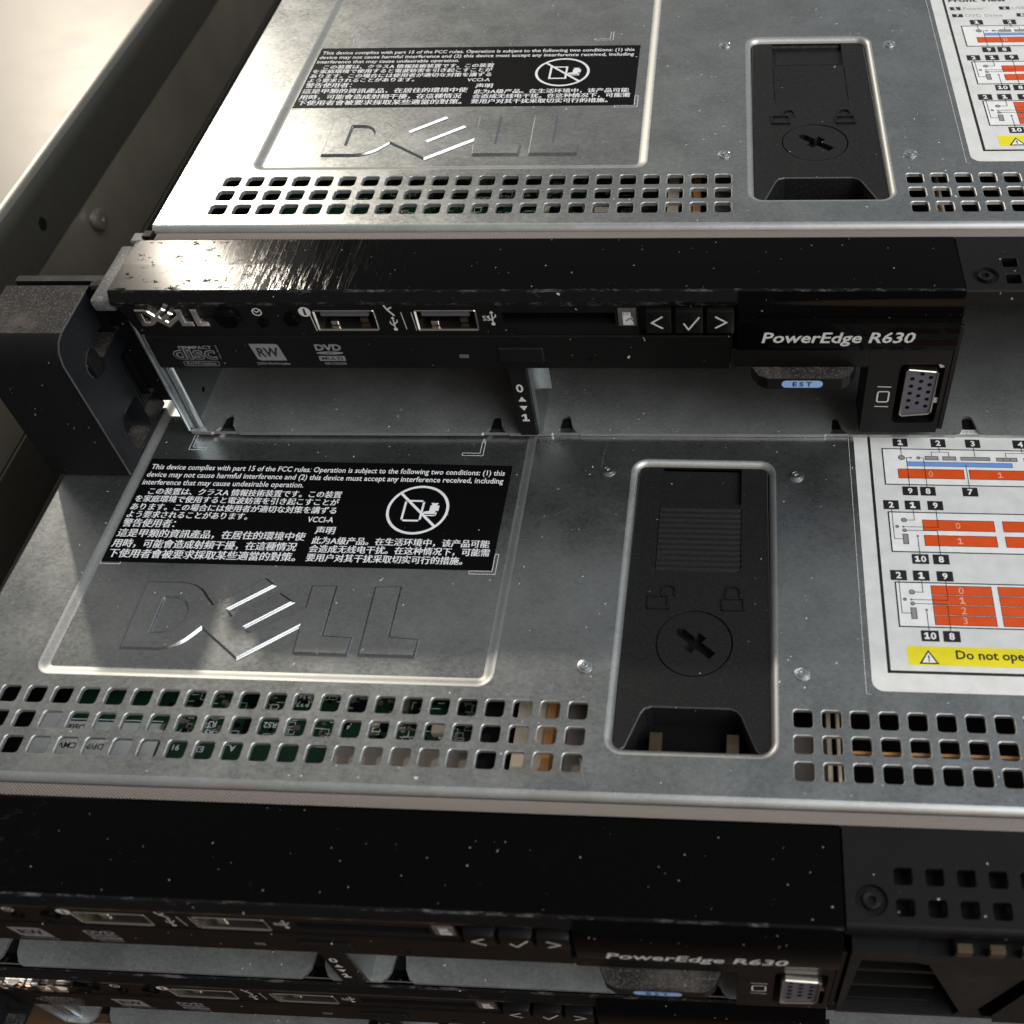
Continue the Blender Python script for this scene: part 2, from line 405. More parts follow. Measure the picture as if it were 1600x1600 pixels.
FLANGE = plain('dark_flange', (0.050, 0.048, 0.039), 0.5, 0.4)  # side of the case lid, toned darker than its sheet top

# ------------------------------------------------------------------ things
def thing(name, label, cat, loc=(0, 0, 0), rz=0, group=None):
    o = bpy.data.objects.new(name, None); C.objects.link(o); o.empty_display_size = 0.02
    o.location = Vector(loc) * K; o.rotation_euler = (0, 0, rz); o['label'] = label; o['category'] = cat
    if group: o['group'] = group
    return o

def letters(dz=0.5):
    """the four slab letters of the maker's mark, as loops (outer, [holes]) on the lid, in mm"""
    def arc(cx, cy, rx, ry, a0, a1, n=10): return [(cx + rx * math.cos(R(a0 + (a1 - a0) * i / n)), cy + ry * math.sin(R(a0 + (a1 - a0) * i / n))) for i in range(n + 1)]
    Dm = [(16.9, 26.6), (17.2, 10.1), (24.6, 10.1)] + arc(24.6, 18.3, 8.0, 8.2, -90, -24, 6)
    Dtop = arc(24.6, 18.3, 8.0, 8.3, 24, 90, 6)
    E = [(32.9, 15.2), (41.7, 8.3), (51.8, 16.1), (52.6, 16.6)]
    # D and the tilted E run into each other and into the first L, as on the lid
    outer = Dm[:2] + Dm[3:-1] + [(32.4, 15.2), (41.7, 8.3), (51.9, 16.1), (52.3, 10.0), (63.4, 9.9), (63.5, 14.4), (57.5, 14.6), (57.4, 26.7), (51.8, 26.6), (51.9, 21.2),
             (42.3, 14.9), (41.3, 15.9), (49.5, 22.2), (45.8, 24.6), (37.6, 18.6), (36.5, 20.0), (44.5, 26.2), (41.7, 28.2), (32.9, 21.3)] + Dtop[1:]
    hole = [(22.3, 22.4), (22.4, 14.4), (24.4, 14.4)] + arc(24.4, 18.4, 3.6, 4.0, -80, 80, 8) + [(24.4, 22.4)]
    L2 = [(65.3, 10.0), (76.8, 10.0), (76.9, 14.4), (70.9, 14.7), (70.8, 26.9), (65.0, 26.7)]
    sh = lambda l: [(x, y + dz) for x, y in l]
    return [(sh(outer), [sh(hole)]), (sh(L2), [])]

VP = 5.24
def rack_server(label, group):
    S = thing('rack_server', label, 'server', group=group)
    # ---------------- lid
    lid = MB(); ZL = 0.0; X0, X1, YB = -13.0, 391.0, 300.0
    outline = [(X0 + 0.5, -15.9), (X1, -15.9), (X1, YB), (X0 + 0.5, YB)]
    holes = []
    for (ox, oy, nx) in ((0, 0, 22), (151.82, -0.2, 30)):
        for i in range(nx):
            for j in range(3):
                cx, cy = ox + i * VP, oy - j * VP
                h = rrect(cx - 1.98, cx + 1.98, cy - 1.98, cy + 1.98, 0.85, 3); holes.append(h)
                lid.loft(h, inset(h, 0.17), 0, -0.14, 1)
                lid.loft(inset(h, 0.17), inset(h, 0.18), -0.14, -0.9, 1)
    fr_o = rrect(2.7, 93.0, 4.4, 150, 3.0, 6); fr_i = inset(fr_o, 2.1)
    la_o = rrect(115.4, 147.4, -8.6, 63.4, 3.6, 7)
    la_o = [(x, y - (0.9 * (1 - ((x - 131.4) / 12.5) ** 2) if y < -6 and abs(x - 131.4) < 12.4 else 0)) for x, y in la_o]
    la_i = inset(la_o, 1.5)
    lid.flat([outline] + holes + [fr_o, la_o], ZL, 0)
    PZ = -0.55
    sm = lambda t: t * t * (3 - 2 * t)
    lid.loft(fr_o, fr_i, 0, PZ, 1, steps=6, smooth=True, shape=sm)
    lets = letters(); loops = [fr_i]
    for o_, hs in lets:
        loops.append(o_); loops += hs
    LZ = PZ + 0.48
    # pressed panel round the letters, the counters of the letters at panel height, letter floors lower
    lid.flat([fr_i] + [o_ for o_, hs in lets], PZ, 0)
    for o_, hs in lets:
        oi = inset(o_, 0.46); lid.loft(o_, oi, PZ, LZ, 2, steps=4, smooth=True, shape=sm)
        hi = [inset(h, -0.46) for h in hs]
        lid.flat([oi] + hi, LZ, 0)
        for h, g in zip(hs, hi):
            lid.loft(h, g, PZ, LZ, 2, steps=4, smooth=True, shape=sm); lid.flat([h], PZ, 0)
    # rolled rim round the latch opening
    rim = lambda t: 1 - math.sqrt(max(0, 1 - t * t))
    lid.loft(la_o, la_i, 0, -1.7, 1, steps=7, smooth=True, shape=rim)
    lid.loft(la_i, la_i, -1.7, -4.0, 1)
    # front fold, left fold, rear fold
    fold = [(-15.9, 0)] + [(-15.9 - 1.5 * math.sin(R(a)), -1.5 + 1.5 * math.cos(R(a))) for a in (20, 40, 60, 80, 90)] + [(-17.4, -2.4)]
    lid.sweep(fold, X0 + 0.5, X1, 1, smooth=True)
    vs = [];
    for a in (0, 30, 60, 90): vs.append((X0 + 0.5 - 0.5 * math.sin(R(a)), -0.5 + 0.5 * math.cos(R(a))))
    vs.append((X0, -41.5))
    lid.add([(x, y, z) for y in (-15.9, YB) for x, z in vs], [(i, i + 1, len(vs) + i + 1, len(vs) + i) for i in range(len(vs) - 1)], 0, False)
    lid.add([(X0, -15.9, -1.5), (X0 + .5, -15.9, 0), (X0 + .5, -17.4, -1.5), (X0, -17.4, -2.0)], [(0, 1, 2, 3)], 1)
    lid.add([(X1, -15.9, 0), (X1, YB, 0), (X1, YB, -41.5), (X1, -15.9, -41.5)], [(0, 1, 2, 3)], 0)
    lid.add([(X0, YB, 0), (X1, YB, 0), (X1, YB, -41.5), (X0, YB, -41.5)], [(0, 1, 2, 3)], 0)
    LID = lid.build('lid', [STEEL, EDGE, PRESSED], S)
    for x, y in ((110.4, 59.5), (151.9, 58.95), (110.35, 9.48), (151.93, 9.2)):
        mb = MB(); mb.lathe([(1.62, 0.0), (1.5, 0.28), (1.1, 0.38), (0.95, 0.30), (0.92, 0.55), (0.6, 0.62), (0.42, 0.58), (0.36, 0.25), (0, 0.22)], (x, y, 0.004), 0, 20)
        mb.build('rivet', BRIGHT, LID)
    zc = PZ + 0.03
    def corner(x, y, sx, sy, a=4.2, b=3.2, z=zc):
        cm = MB(); w = 0.75
        cm.stroke([(x, y), (x + sx * a, y), (x + sx * a, y + sy * w), (x + sx * w, y + sy * w), (x + sx * w, y + sy * b), (x, y + sy * b)], 0.11, z, 0, closed=True)
        cm.build('corner_mark', PRINT, LID)
    corner(4.9, 31.4, 1, 1, a=4.3, b=0.8); corner(89.3, 31.0, -1, 1, a=5.5, b=5.2); corner(81.2, 63.9, -1, 1, a=4.8, b=4.2); corner(12.6, 64.2, 1, 1, a=4, b=4.6)
    sm_ = MB(); r2 = random.Random(11)
    def hair(x, y, a, l, w, z):
        p = [(x, y)]
        for k in range(4): p.append((p[-1][0] + l / 4 * math.cos(a), p[-1][1] + l / 4 * math.sin(a))); a += r2.uniform(-0.15, 0.15)
        sm_.stroke(p, w, z, 0)
    for k in range(26):
        x = r2.uniform(-8, 230); y = r2.uniform(-15, 95)
        if 1 < x < 95 and y > 3 or 113 < x < 150 and -11 < y < 66 or x > 160 and y > 4 or -13.4 < y < 3: continue
        hair(x, y, r2.choice((1.5, 1.2, 1.9, 0.6, 2.6)), r2.uniform(1.5, 7), r2.uniform(0.03, 0.07), 0.012)
    hair(108.8, 60, 1.62, 8, 0.06, 0.012); hair(113.0, -15, 1.9, 5.5, 0.07, 0.012); hair(96, 45, 0.5, 3.0, 0.05, 0.012); hair(-10, 2.5, -0.6, 7, 0.12, 0.012)
    for k in range(14): hair(r2.uniform(8, 88), r2.uniform(7, 29), r2.uniform(0, 3), r2.uniform(0.6, 2.0), 0.05, PZ + 0.012)
    sm_.build('scratches', EDGE, LID)['kind'] = 'stuff'
    gk = MB(); gk.box(-11.5, X1, -20.0, -17.5, -3.0, -0.9, 0, 0.35, 2); gk.build('gasket', GASKET, LID)
    # ---------------- latch
    LT = MB(); zt = -1.15
    body = [(117.3, 62.0), (116.6, -5.2), (117.3, -6.7), (118.3, -7.0), (119.0, -6.4), (121.5, 0.5), (122.2, 1.6), (123.6, 2.1), (138.5, 2.1), (139.8, 1.6), (140.6, 0.6), (143.4, -6.2), (144.2, -7.0), (145.4, -6.7), (146.0, -5.2), (145.4, 62.0)]
    gr = rrect(122.2, 140.0, 33.3, 51.2, 1.0, 3); tb = rrect(122.2, 139.9, 51.5, 61.9, 0.3, 2); kn = circ(131.05, 16.2, 7.65, 48)
    LT.flat([body, gr, tb, kn], zt, 0)
    bi = inset(body, -0.22); LT.loft(body, bi, zt, zt - 0.2, 2); LT.loft(bi, bi, zt - 0.2, zt - 7, 0)
    LT.loft(kn, inset(kn, 0.3), zt, zt - 0.9, 0)
    LT.loft(tb, tb, zt, zt - 3.2, 0); LT.flat([tb], zt - 1.2, 0)
    LT.loft(gr, gr, zt, zt - 0.8, 0)
    # ribs of the finger grip
    n = 12; y0, y1 = 33.6, 50.9; st = (y1 - y0) / n; prof = [(y1 + 0.3, zt - 0.1)]
    for i in range(n):
        y = y1 - i * st; prof += [(y, zt - 0.55), (y - st * 0.18, zt + 0.02), (y - st * 0.5, zt + 0.0), (y - st * 0.92, zt - 0.5)]
    prof.append((y0 - 0.3, zt - 0.55))
    LT.sweep(prof, 122.35, 139.85, 0)
    # cavity below the finger cut-out
    LT.add([(117, -8.4, zt - 7), (146, -8.4, zt - 7), (146, 20, zt - 7), (117, 20, zt - 7)], [(0, 1, 2, 3)], 1)
    LT.add([(117, 20, zt - 7), (146, 20, zt - 7), (146, 20, zt - .8), (117, 20, zt - .8)], [(0, 1, 2, 3)], 1)
    LTO = LT.build('lid_latch', [LATCH, HOLLOW, LEDGE], S)
    kb = MB(); z = zt - 0.12
    ang = math.atan2(13.3 - 19.3, 134.8 - 127.7)
    def rot(l): return [(131.2 + u * math.cos(ang) - v * math.sin(ang), 16.3 + u * math.sin(ang) + v * math.cos(ang)) for u, v in l]
    slot = rot([(-4.9, 0), (-3.9, 0.95), (-1.0, 0.95), (-1.0, 2.3), (1.0, 2.3), (1.0, 0.95), (4.6, 0.95), (4.6, -0.95), (1.0, -0.95), (1.0, -2.3), (-1.0, -2.3), (-1.0, -0.95), (-3.9, -0.95)])
    k2 = inset(kn, 0.32); kb.flat([k2, slot], z, 0); k3 = inset(kn, 0.30)
    kb.loft(k2, k3, z, z - 0.7, 0); kb.loft(slot, inset(slot, 0.12), z, z - 1.6, 0); kb.flat([slot], z - 1.6, 1)
    kb.build('lock_screw', [LATCH, HOLLOW], LTO)
    def pad(x0, x1, y0, y1, cx, cy, r, full):
        lk = MB(); h = 0.38; w = 0.3
        def bar(a, b):
            d = (Vector(b) - Vector(a)).normalized(); nn = Vector((-d.y, d.x)) * w / 2; e_ = d * w / 2; A_ = Vector(a); B_ = Vector(b)
            lk.prism([tuple(A_ - e_ - nn), tuple(B_ + e_ - nn), tuple(B_ + e_ + nn), tuple(A_ - e_ + nn)], zt, zt + h, 0)
        P = [(x0, y1), (x0, y0), (x1, y0), (x1, y1)]
        for a, b in zip(P, P[1:] + P[:1]): bar(a, b)
        pts = [(cx + r * math.cos(R(t)), cy + r * math.sin(R(t))) for t in range(0, 181, 20)]
        for a, b in zip(pts[:-1], pts[1:]): bar(a, b)
        bar(pts[-1], (cx - r, y1))
        bar(pts[0], (cx + r, y1 if full else cy - 1.2)); lk.build('padlock_symbol', LATCH, LTO)
    pad(121.4, 125.4, 24.0, 27.0, 125.4, 28.2, 1.35, False); pad(136.4, 140.7, 24.0, 26.7, 138.5, 28.2, 1.45, True)
    for x in (124.5, 139.0):
        mb = MB(); mb.box(x - 1.2, x + 1.2, -6.8, -1.2, zt - 6, zt - 4.0, 0, 0.1); mb.build('spring_tab', BRASS, LTO)
    for x in (115.9, 146.9):
        hp = MB(); hp.lathe([(0.0, 0.12), (0.55, 0.1), (0.75, -0.1), (0.75, -2)], (x, 52.7, -0.9), 0, 14); hp.build('hinge_pin', HOLLOW, LTO)
    # ---------------- compliance sticker
    zs = PZ + 0.05
    cs = MB(); cs.prism([(4.95, 31.9), (88.4, 31.9), (88.5, 61.0), (5.1, 61.2)], PZ, zs, 0); CS = cs.build('compliance_sticker', STICKER, S)
    tx = MB(); zt2 = zs + 0.02; dy = 0.45; W = 0.012
    def line(s, x0, x1, yc, h, bold=W): T(tx, s, x0, yc + dy - h / 2, zt2, h, x1 - x0, 0, bold=bold)
    line('This device complies with part 15 of the FCC rules. Operation is subject to the following two conditions: (1) this', 5.9, 87.1, 58.05, 2.05)
    line('device may not cause harmful interference and (2) this device must accept any interference received, including', 5.7, 87.1, 55.75, 2.05)
    line('interference that may cause undesirable operation.', 5.6, 42.5, 53.45, 2.05)
    line('この装置は、クラスA 情報技術装置です。この装置', 7.9, 51.7, 51.05, 1.95, -1)
    line('を家庭環境で使用すると電波妨害を引き起こすことが', 5.7, 51.6, 48.85, 1.95, -1)
    line('あります。この場合には使用者が適切な対策を講ずる', 5.6, 51.7, 46.55, 1.95, -1)
    line('よう要求されることがあります。', 5.6, 32.6, 44.4, 1.95, -1)
    line('VCCI-A', 46.1, 51.8, 43.95, 1.55)
    line('警告使用者：', 5.6, 17.2, 42.0, 2.3, -1)
    line('這是甲類的資訊產品，在居住的環境中使', 5.5, 46.8, 39.2, 2.3, -1)
    line('用時，可能會造成射頻干擾，在這種情況', 5.5, 45.7, 36.4, 2.3, -1)
    line('下使用者會被要求採取某些適當的對策。', 5.7, 46.3, 33.75, 2.3, -1)
    line('声明', 48.6, 52.8, 41.05, 2.1, -1)
    line('此为A级产品。在生活环境中，该产品可能', 48.6, 86.8, 38.3, 2.05, -1)
    line('会造成无线电干扰。在这种情况下，可能需', 48.6, 87.2, 36.05, 2.05, -1)
    line('要用户对其干扰采取切实可行的措施。', 48.6, 81.9, 33.75, 2.05, -1)
    tx.build('sticker_text', PRINT, CS)
    ps = MB(); c = (69.6, 47.75)
    ps.ring(c, 6.85, 0.62, zt2, 0, n=56)
    ps.stroke([(66.6, 50.2), (70.6, 50.2), (70.6, 44.7), (66.6, 44.7)], 0.5, zt2, 0, closed=True)
    ps.stroke([(c[0] - 4.6, c[1] + 4.6), (c[0] + 4.6, c[1] - 4.6)], 0.6, zt2 + 0.02, 0)
    ps.flat([[(71.0, 46.6), (73.6, 46.6), (73.6, 47.5), (74.2, 47.5), (74.2, 49.0), (73.6, 49.0), (73.9, 49.7), (72.3, 49.7), (72.6, 49.0), (72.2, 49.0), (72.2, 47.5), (71.0, 47.2)]], zt2 + 0.01, 0)
    ps.stroke([(71.0, 46.2), (73.8, 46.2), (73.8, 46.9)], 0.3, zt2 + 0.015, 0)
    ps.build('prohibition_symbol', PRINT, CS)
    # ---------------- diagram label
    dl = MB(); lo = rrect(164.95, 330, 6.0, 150, 2.2, 6); dl.prism(lo, 0, 0.06, 0)
    zz = 0.075
    dl.stroke([(168.35, 149), (168.35, 10.25), (329, 10.25)], 0.62, zz, 1)
    DL = dl.build('diagram_label', [PAPER, INK], S)
    film = MB(); film.stroke([(163.85, 149), (163.75, 5.4), (164.6, 5.2)], 0.07, 0.03, 0); film.build('film_edge', PRINT, DL)
    wb_ = MB(); ln = MB(); gb = MB()
    z1, z2, z3, z4 = 0.08, 0.10, 0.12, 0.14
    def num(s, x, y, w=3.25, h=2.5):
        bx = MB(); bx.flat([[(x - w / 2, y - h / 2), (x + w / 2, y - h / 2), (x + w / 2, y + h / 2), (x - w / 2, y + h / 2)]], z3, 0)
        T(bx, s, x, y, z4, 1.65, None, 1, bold=0.03, center=True); bx.build('number_box', [INK, PRINT], DL)
    def rect(mb, x0, y0, x1, y1, z, mat=0): mb.flat([[(x0, y0), (x1, y0), (x1, y1), (x0, y1)]], z, mat)
    def frame(x0, y0, x1, y1):
        rect(wb_, x0, y0, x1, y1, z1); ln.stroke([(x1, y1), (x0, y1), (x0, y0), (x1, y0)], 0.26, z3, 0)
    def bar(x0, y0, x1, y1, s=None, sx=None):
        ob = MB(); rect(ob, x0, y0, x1, y1, z2, 0); ob.stroke([(x0, y0), (x1, y0), (x1, y1), (x0, y1)], 0.12, z2 + .01, 1, closed=True)
        if s: T(ob, s, sx, (y0 + y1) / 2, z3, 1.6, None, 2, center=True)
        ob.build('drive_bar', [ORANGE, INK, PINK], DL)
    def grey(x0, y0, x1, y1):
        rect(gb, x0, y0, x1, y1, z2, 0); gb.stroke([(x0, y0), (x1, y0), (x1, y1), (x0, y1)], 0.14, z2 + .01, 1, closed=True)
    def dot(x, y, r):
        gb.flat([circ(x, y, r, 16)], z2, 0); gb.ring((x, y), r, 0.14, z2 + .01, 1, n=16)
    def lead(p): ln.stroke(p, 0.13, z3 + .005, 0)
    # first diagram
    frame(171.15, 57.2, 300, 67.7)
    for s, x in (('1', 175.3), ('2', 183.75), ('3', 191.4), ('4', 201.9), ('5', 216), ('6', 240)): num(s, x, 69.65)
    dot(175.25, 65.1, 0.75); dot(177.27, 65.1, 0.25); dot(178.93, 65.1, 0.42)
    grey(180.45, 64.55, 183.3, 65.6); grey(184.3, 64.55, 187.15, 65.6); grey(188.25, 64.6, 194.6, 65.55); grey(196.05, 64.5, 197.5, 65.5); grey(197.5, 64.5, 199.0, 65.5); grey(199.0, 64.5, 200.5, 65.5); grey(202, 64.5, 206, 65.5)
    ob = MB(); rect(ob, 176.3, 62.65, 199.2, 63.9, z2, 0); ob.stroke([(176.3, 62.65), (199.2, 62.65), (199.2, 63.9), (176.3, 63.9)], 0.10, z2 + .01, 1, closed=True); ob.build('disc_drive_bar', [BLUE, INK], DL)
    bar(174.2, 59.05, 188.4, 61.75, '0', 181.2); bar(189.6, 59.05, 203.8, 61.75, '1', 196.2); bar(205, 59.05, 219.2, 61.75, '2', 212); bar(220.4, 59.05, 234.6, 61.75, '3', 227)
    num('9', 176.3, 55.4); num('8', 180.1, 55.4); num('7', 189.1, 55.4)
    lead([(175.3, 68.4), (175.25, 65.8)]); lead([(183.75, 68.4), (183.75, 67.0)]); lead([(181.9, 65.6), (181.9, 66.9), (185.7, 66.9), (185.7, 65.6)])
    lead([(191.4, 68.4), (191.4, 65.5)]); lead([(201.9, 68.4), (201.9, 67.2)]); lead([(198.2, 65.5), (198.2, 66.9), (204, 66.9), (204, 65.5)])
    lead([(177.0, 65.1), (176.3, 65.1), (176.3, 56.6)]); lead([(179.3, 65.1), (180.05, 65.1), (180.05, 56.6)]); lead([(189.1, 63.2), (189.1, 56.6)])
    # second diagram
    frame(171.15, 38.85, 300, 49.4)
    num('2', 171.9, 51.4); num('1', 176.45, 51.4); num('9', 181.25, 51.4); num('10', 176.75, 37.05, 3.4); num('8', 180.95, 37.05)
    # third
    frame(171.15, 20.5, 300, 31.1)
    num('2', 171.95, 32.85); num('1', 176.5, 32.85); num('9', 181.25, 32.8); num('10', 176.85, 18.45, 3.4); num('8', 181.0, 18.45)
    for yo in (0, -18.53):
        dot(174.25, 47.28 + yo, 0.62); dot(172.7, 45.5 + yo, 0.38); dot(173.97, 45.45 + yo, 0.22); dot(174.15, 44.5 + yo, 0.46); grey(173.7, 40.9 + yo, 174.75, 43.5 + yo); dot(176.75, 43.05 + yo, 0.26)
        lead([(176.45, 50.2 + yo), (176.45, 47.28 + yo), (174.8, 47.28 + yo)]); lead([(171.9, 50.2 + yo), (171.9, 42.2 + yo), (173.7, 42.2 + yo)])
        lead([(181.25, 50.2 + yo), (181.25, 45.45 + yo), (174.2, 45.45 + yo)]); lead([(174.6, 44.5 + yo), (180.95, 44.5 + yo), (180.95, 38.2 + yo)]); lead([(176.75, 42.9 + yo), (176.75, 38.2 + yo)])
    for k in range(4):
        x0 = 178.1 + k * 16.65
        bar(x0, 44.6, x0 + 14.85, 47.4, str(2 * k), x0 + 7.3); bar(x0, 40.55, x0 + 14.85, 43.3, str(2 * k + 1), x0 + 7.3)
    for k in range(5):
        x0 = 178.15 + k * 13.25
        for j in range(4):
            yt = 30.45 - j * 2.4; bar(x0, yt - 2.2, x0 + 11.95, yt, str(4 * k + j), x0 + 5.9)
    wb_.build('diagram_ground', PAPERW, DL); ln.build('leader_lines', INK, DL)
    gb.build('port_symbols', [INKGREY, INK], DL)
    lt = MB()
    T(lt, 'Front View', 169.6, 81.0, zz, 1.95, 15.3, 0, bold=0.03)
    def item(s, x, y, t_):
        rect(lt, x, y - 0.75, x + 2.75, y + 1.05, zz, 0); T(lt, s, x + 1.4, y + 0.15, zz + .02, 1.3, None, 1, bold=0.02, center=True)
        T(lt, t_, x + 3.4, y - 0.62, zz, 1.45, None, 2)
    item('1', 169.5, 77.2, 'Power'); item('2', 182.3, 77.2, 'USB'); item('3', 198, 77.2, 'Card Slot')
    item('7', 169.6, 73.3, 'DVD Drive'); item('8', 186.2, 73.3, 'System ID'); item('9', 206, 73.3, 'NMI')
    lt.build('label_text', [INK, PRINT, INKGREY], DL)
    wn_ = MB(); rect(wn_, 172.15, 11.85, 325, 16.05, z1, 0)
    wn_.flat([[(174.2, 12.15), (178.0, 12.15), (176.1, 15.3)]], z2, 1); wn_.flat([[(174.75, 12.45), (177.45, 12.45), (176.1, 14.75)]], z3, 2)
    T(wn_, '!', 176.1, 13.4, z4, 1.4, None, 1, bold=0.03, center=True)
    T(wn_, 'Do not operate this system with the cover removed', 181.3, 12.75, z2, None, 58, 1, bold=0.02)
    wn_.build('warning_band', [YELLOW, INK, PAPERW], DL)

    # ---------------- chassis: floor, walls, interior
    fl = MB(); zf = -42.0
    def lip(x0, x1, fl0, fl1):
        """front edge of the floor between two slots; each side rounds back into its slot"""
        r = 1.5; out = []
        if fl0: out += [(x0 - 1.0, -32.6), (x0 - 0.4, -35.2), (x0 + 0.6, -36.9), (x0 + 1.6, -37.5)]
        else: out += [(x0, -37.5)]
        if fl1: out += [(x1 - 1.6, -37.5), (x1 - 0.6, -36.9), (x1 + 0.1, -35.6), (x1 + 0.35, -32.6)]
        else: out += [(x1, -37.5)]
        return out
    front = [(X0, -37.2)] + lip(X0, -6.6, False, True)[1:] + lip(-3.2, 56.7, True, True) + lip(59.9, 72.8, True, True) + lip(76.2, 134.9, True, True) + lip(137.6, 164.2, True, True) + lip(168.0, 250, True, True) + lip(253, X1, True, False)
    # close each slot with a round top
    def with_tops(pts):
        out = []
        for a, b in zip(pts, pts[1:] + [None]):
            out.append(a)
            if b and abs(a[1] + 32.6) < 1e-6 and abs(b[1] + 32.6) < 1e-6:
                cx = (a[0] + b[0]) / 2; rr = (b[0] - a[0]) / 2
                out += [(cx - rr * math.cos(R(t)), -32.6 + rr * 0.9 * math.sin(R(t))) for t in (30, 60, 90, 120, 150)]
        return out
    front = with_tops(front)
    fl.flat([front + [(X1, YB), (X0, YB)]], zf, 0)
    fl.loft(front, front, zf, zf - 0.9, 1)
    fl.flat([front + [(X1, YB), (X0, YB)]], zf - 0.9, 0)
    fl.add([(X0 + 1, -35.0, zf - 0.93), (X1 - 1, -35.0, zf - 0.93), (X1 - 1, 90, zf - 0.93), (X0 + 1, 90, zf - 0.93)], [(0, 1, 2, 3)], 2)  # black sheet added under the floor so the slots read dark
    fl.loft(inset(front + [(X1, YB), (X0, YB)], 0.28), front + [(X1, YB), (X0, YB)], zf + 0.004, zf - 0.02, 1)  # paler rim laid along the floor edge as its highlight
    fl.build('bay_floor', [FLOOR, EDGE, HOLLOW], S)
    iw = MB()
    iw.box(-12.9, -12.1, -36.5, 120, -41.9, -10.3, 0); iw.tube([(-11.3, -35.4, -41.9), (-11.3, -35.4, -19)], 0.9, 0, 12); iw.box(-13.6, -12.95, -37.4, -34.5, -41.9, -4, 0, 0.15)
    for y_, z_ in ((-27, -38.5), (-21, -35.5)): iw.lathe([(0, 0.05), (0.7, 0.05)], (-12.1, y_, z_), 1, 12, 'x')
    iw.build('bay_wall', [BRIGHT, HOLLOW], S)
    dv = MB(); dv.box(64.3, 68.3, -38.3, -36.8, -41.9, -19.9, 0, 0.2); dv.box(64.6, 68.0, -36.8, -30, -41.9, -19.9, 0)
    dv.box(68.4, 69.2, -37.6, 120, -41.9, -19.0, 1); dv.box(69.2, 71.6, -31.0, -30.5, -34, -19.9, 1); dv.box(69.2, 73.5, -20, -19.5, -26, -19.9, 1)
    DV = dv.build('bay_divider', [MATTE, BRIGHT], S)
    dt = MB(); yq = -38.34
    T(dt, '0', 66.1, -26.9, yq, 2.5, None, 0, 'y', 0.02, True); T(dt, '1', 66.2, -36.0, yq, 2.3, None, 0, 'y', 0.02, True)
    dt.flat([[(65.3, -30.9), (67.1, -30.9), (66.2, -29.4)]], yq, 0, 'y'); dt.flat([[(65.3, -32.3), (67.1, -32.3), (66.2, -33.8)]], yq, 0, 'y')
    dt.build('drive_numbers', PANELPRINT, DV)
    bk = MB(); bk.add([(X0 + 1, 75, -41.9), (X1 - 1, 75, -41.9), (X1 - 1, 75, -9.5), (X0 + 1, 75, -9.5)], [(0, 1, 2, 3)], 0)
    bk.add([(X0 + 1, -17, -19.7), (158, -17, -19.7), (158, 75, -19.7), (X0 + 1, 75, -19.7)], [(0, 1, 2, 3)], 0)
    bk.build('backplane', plain('bay_back', (0.05, 0.055, 0.052), 0.6) if 'bay_back' not in bpy.data.materials else bpy.data.materials['bay_back'], S)
    # circuit board under the vents
    pb = MB(); pz = -9.0
    pb.box(8, 95, -15, 70, pz - 1.2, pz, 0)
    pb.box(62.5, 89.5, -12, -5.2, pz, pz + 2.2, 2, 0.15); pb.box(89.9, 95, -13, 60, pz, pz + 5, 3)
    pb.box(97.6, 100.0, -14, 60, pz - 2, pz + 3, 4); pb.box(101.2, 103.2, -14, 60, pz - 2, pz + 3, 4); pb.box(103.4, 105, -14, 60, pz - 2, pz + 4, 5); pb.box(107.4, 114, -14, 60, pz - 2, pz + 2, 6)
    for i in range(12): pb.box(95.8, 97.2, -13 + i * 2.1, -12 + i * 2.1, pz, pz + 2, 3)
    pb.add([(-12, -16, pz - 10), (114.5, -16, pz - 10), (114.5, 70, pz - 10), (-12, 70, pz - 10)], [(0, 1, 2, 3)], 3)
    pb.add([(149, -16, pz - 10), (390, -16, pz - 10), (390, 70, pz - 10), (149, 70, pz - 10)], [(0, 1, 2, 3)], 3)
    pb.box(149, 158, -14, 3, pz - 4, pz - 2, 6); pb.box(156.6, 157.4, -14, 12, pz, pz + 3, 4); pb.box(158.6, 159.2, -14, 12, pz, pz + 2, 4)
    pb.box(160.5, 390, -5.9, -5.35, -2.8, -2.1, 5)
    for i in range(170):
        x = rnd.uniform(27, 94); y = rnd.uniform(-4.5, 14)
        w = rnd.choice((0.5, 0.7, 1.0, 1.3)); h = rnd.choice((0.5, 0.8, 1.1)); k = rnd.choice((3, 3, 2, 7))
        pb.box(x, x + w, y, y + h, pz, pz + 0.5, k)
    for i in range(26):
        x = rnd.uniform(29, 92); y = rnd.uniform(-3.5, 12); w = rnd.choice((1.6, 2.4, 3.2)); h = rnd.choice((1.2, 2.0, 2.8)); k = rnd.choice((3, 3, 7, 4))
        pb.box(x, x + w, y, y + h, pz, pz + rnd.choice((1.0, 1.8, 2.6)), k, 0.1)
    for i in range(210):
        x = rnd.uniform(27, 94); y = rnd.uniform(-5, 14); l = rnd.uniform(0.8, 3)
        if rnd.random() < 0.6: pb.stroke([(x, y), (x + l, y)], 0.16, pz + .03, 1)
        else: pb.stroke([(x, y), (x + 1.5, y), (x + 1.5, y + 1.6), (x, y + 1.6)], 0.14, pz + .03, 1, closed=True)
    pb.stroke([(8.2, -0.4), (27, -0.4)], 0.2, pz + 0.03, 1); pb.stroke([(8.2, 6.4), (27, 6.4)], 0.2, pz + 0.03, 1)
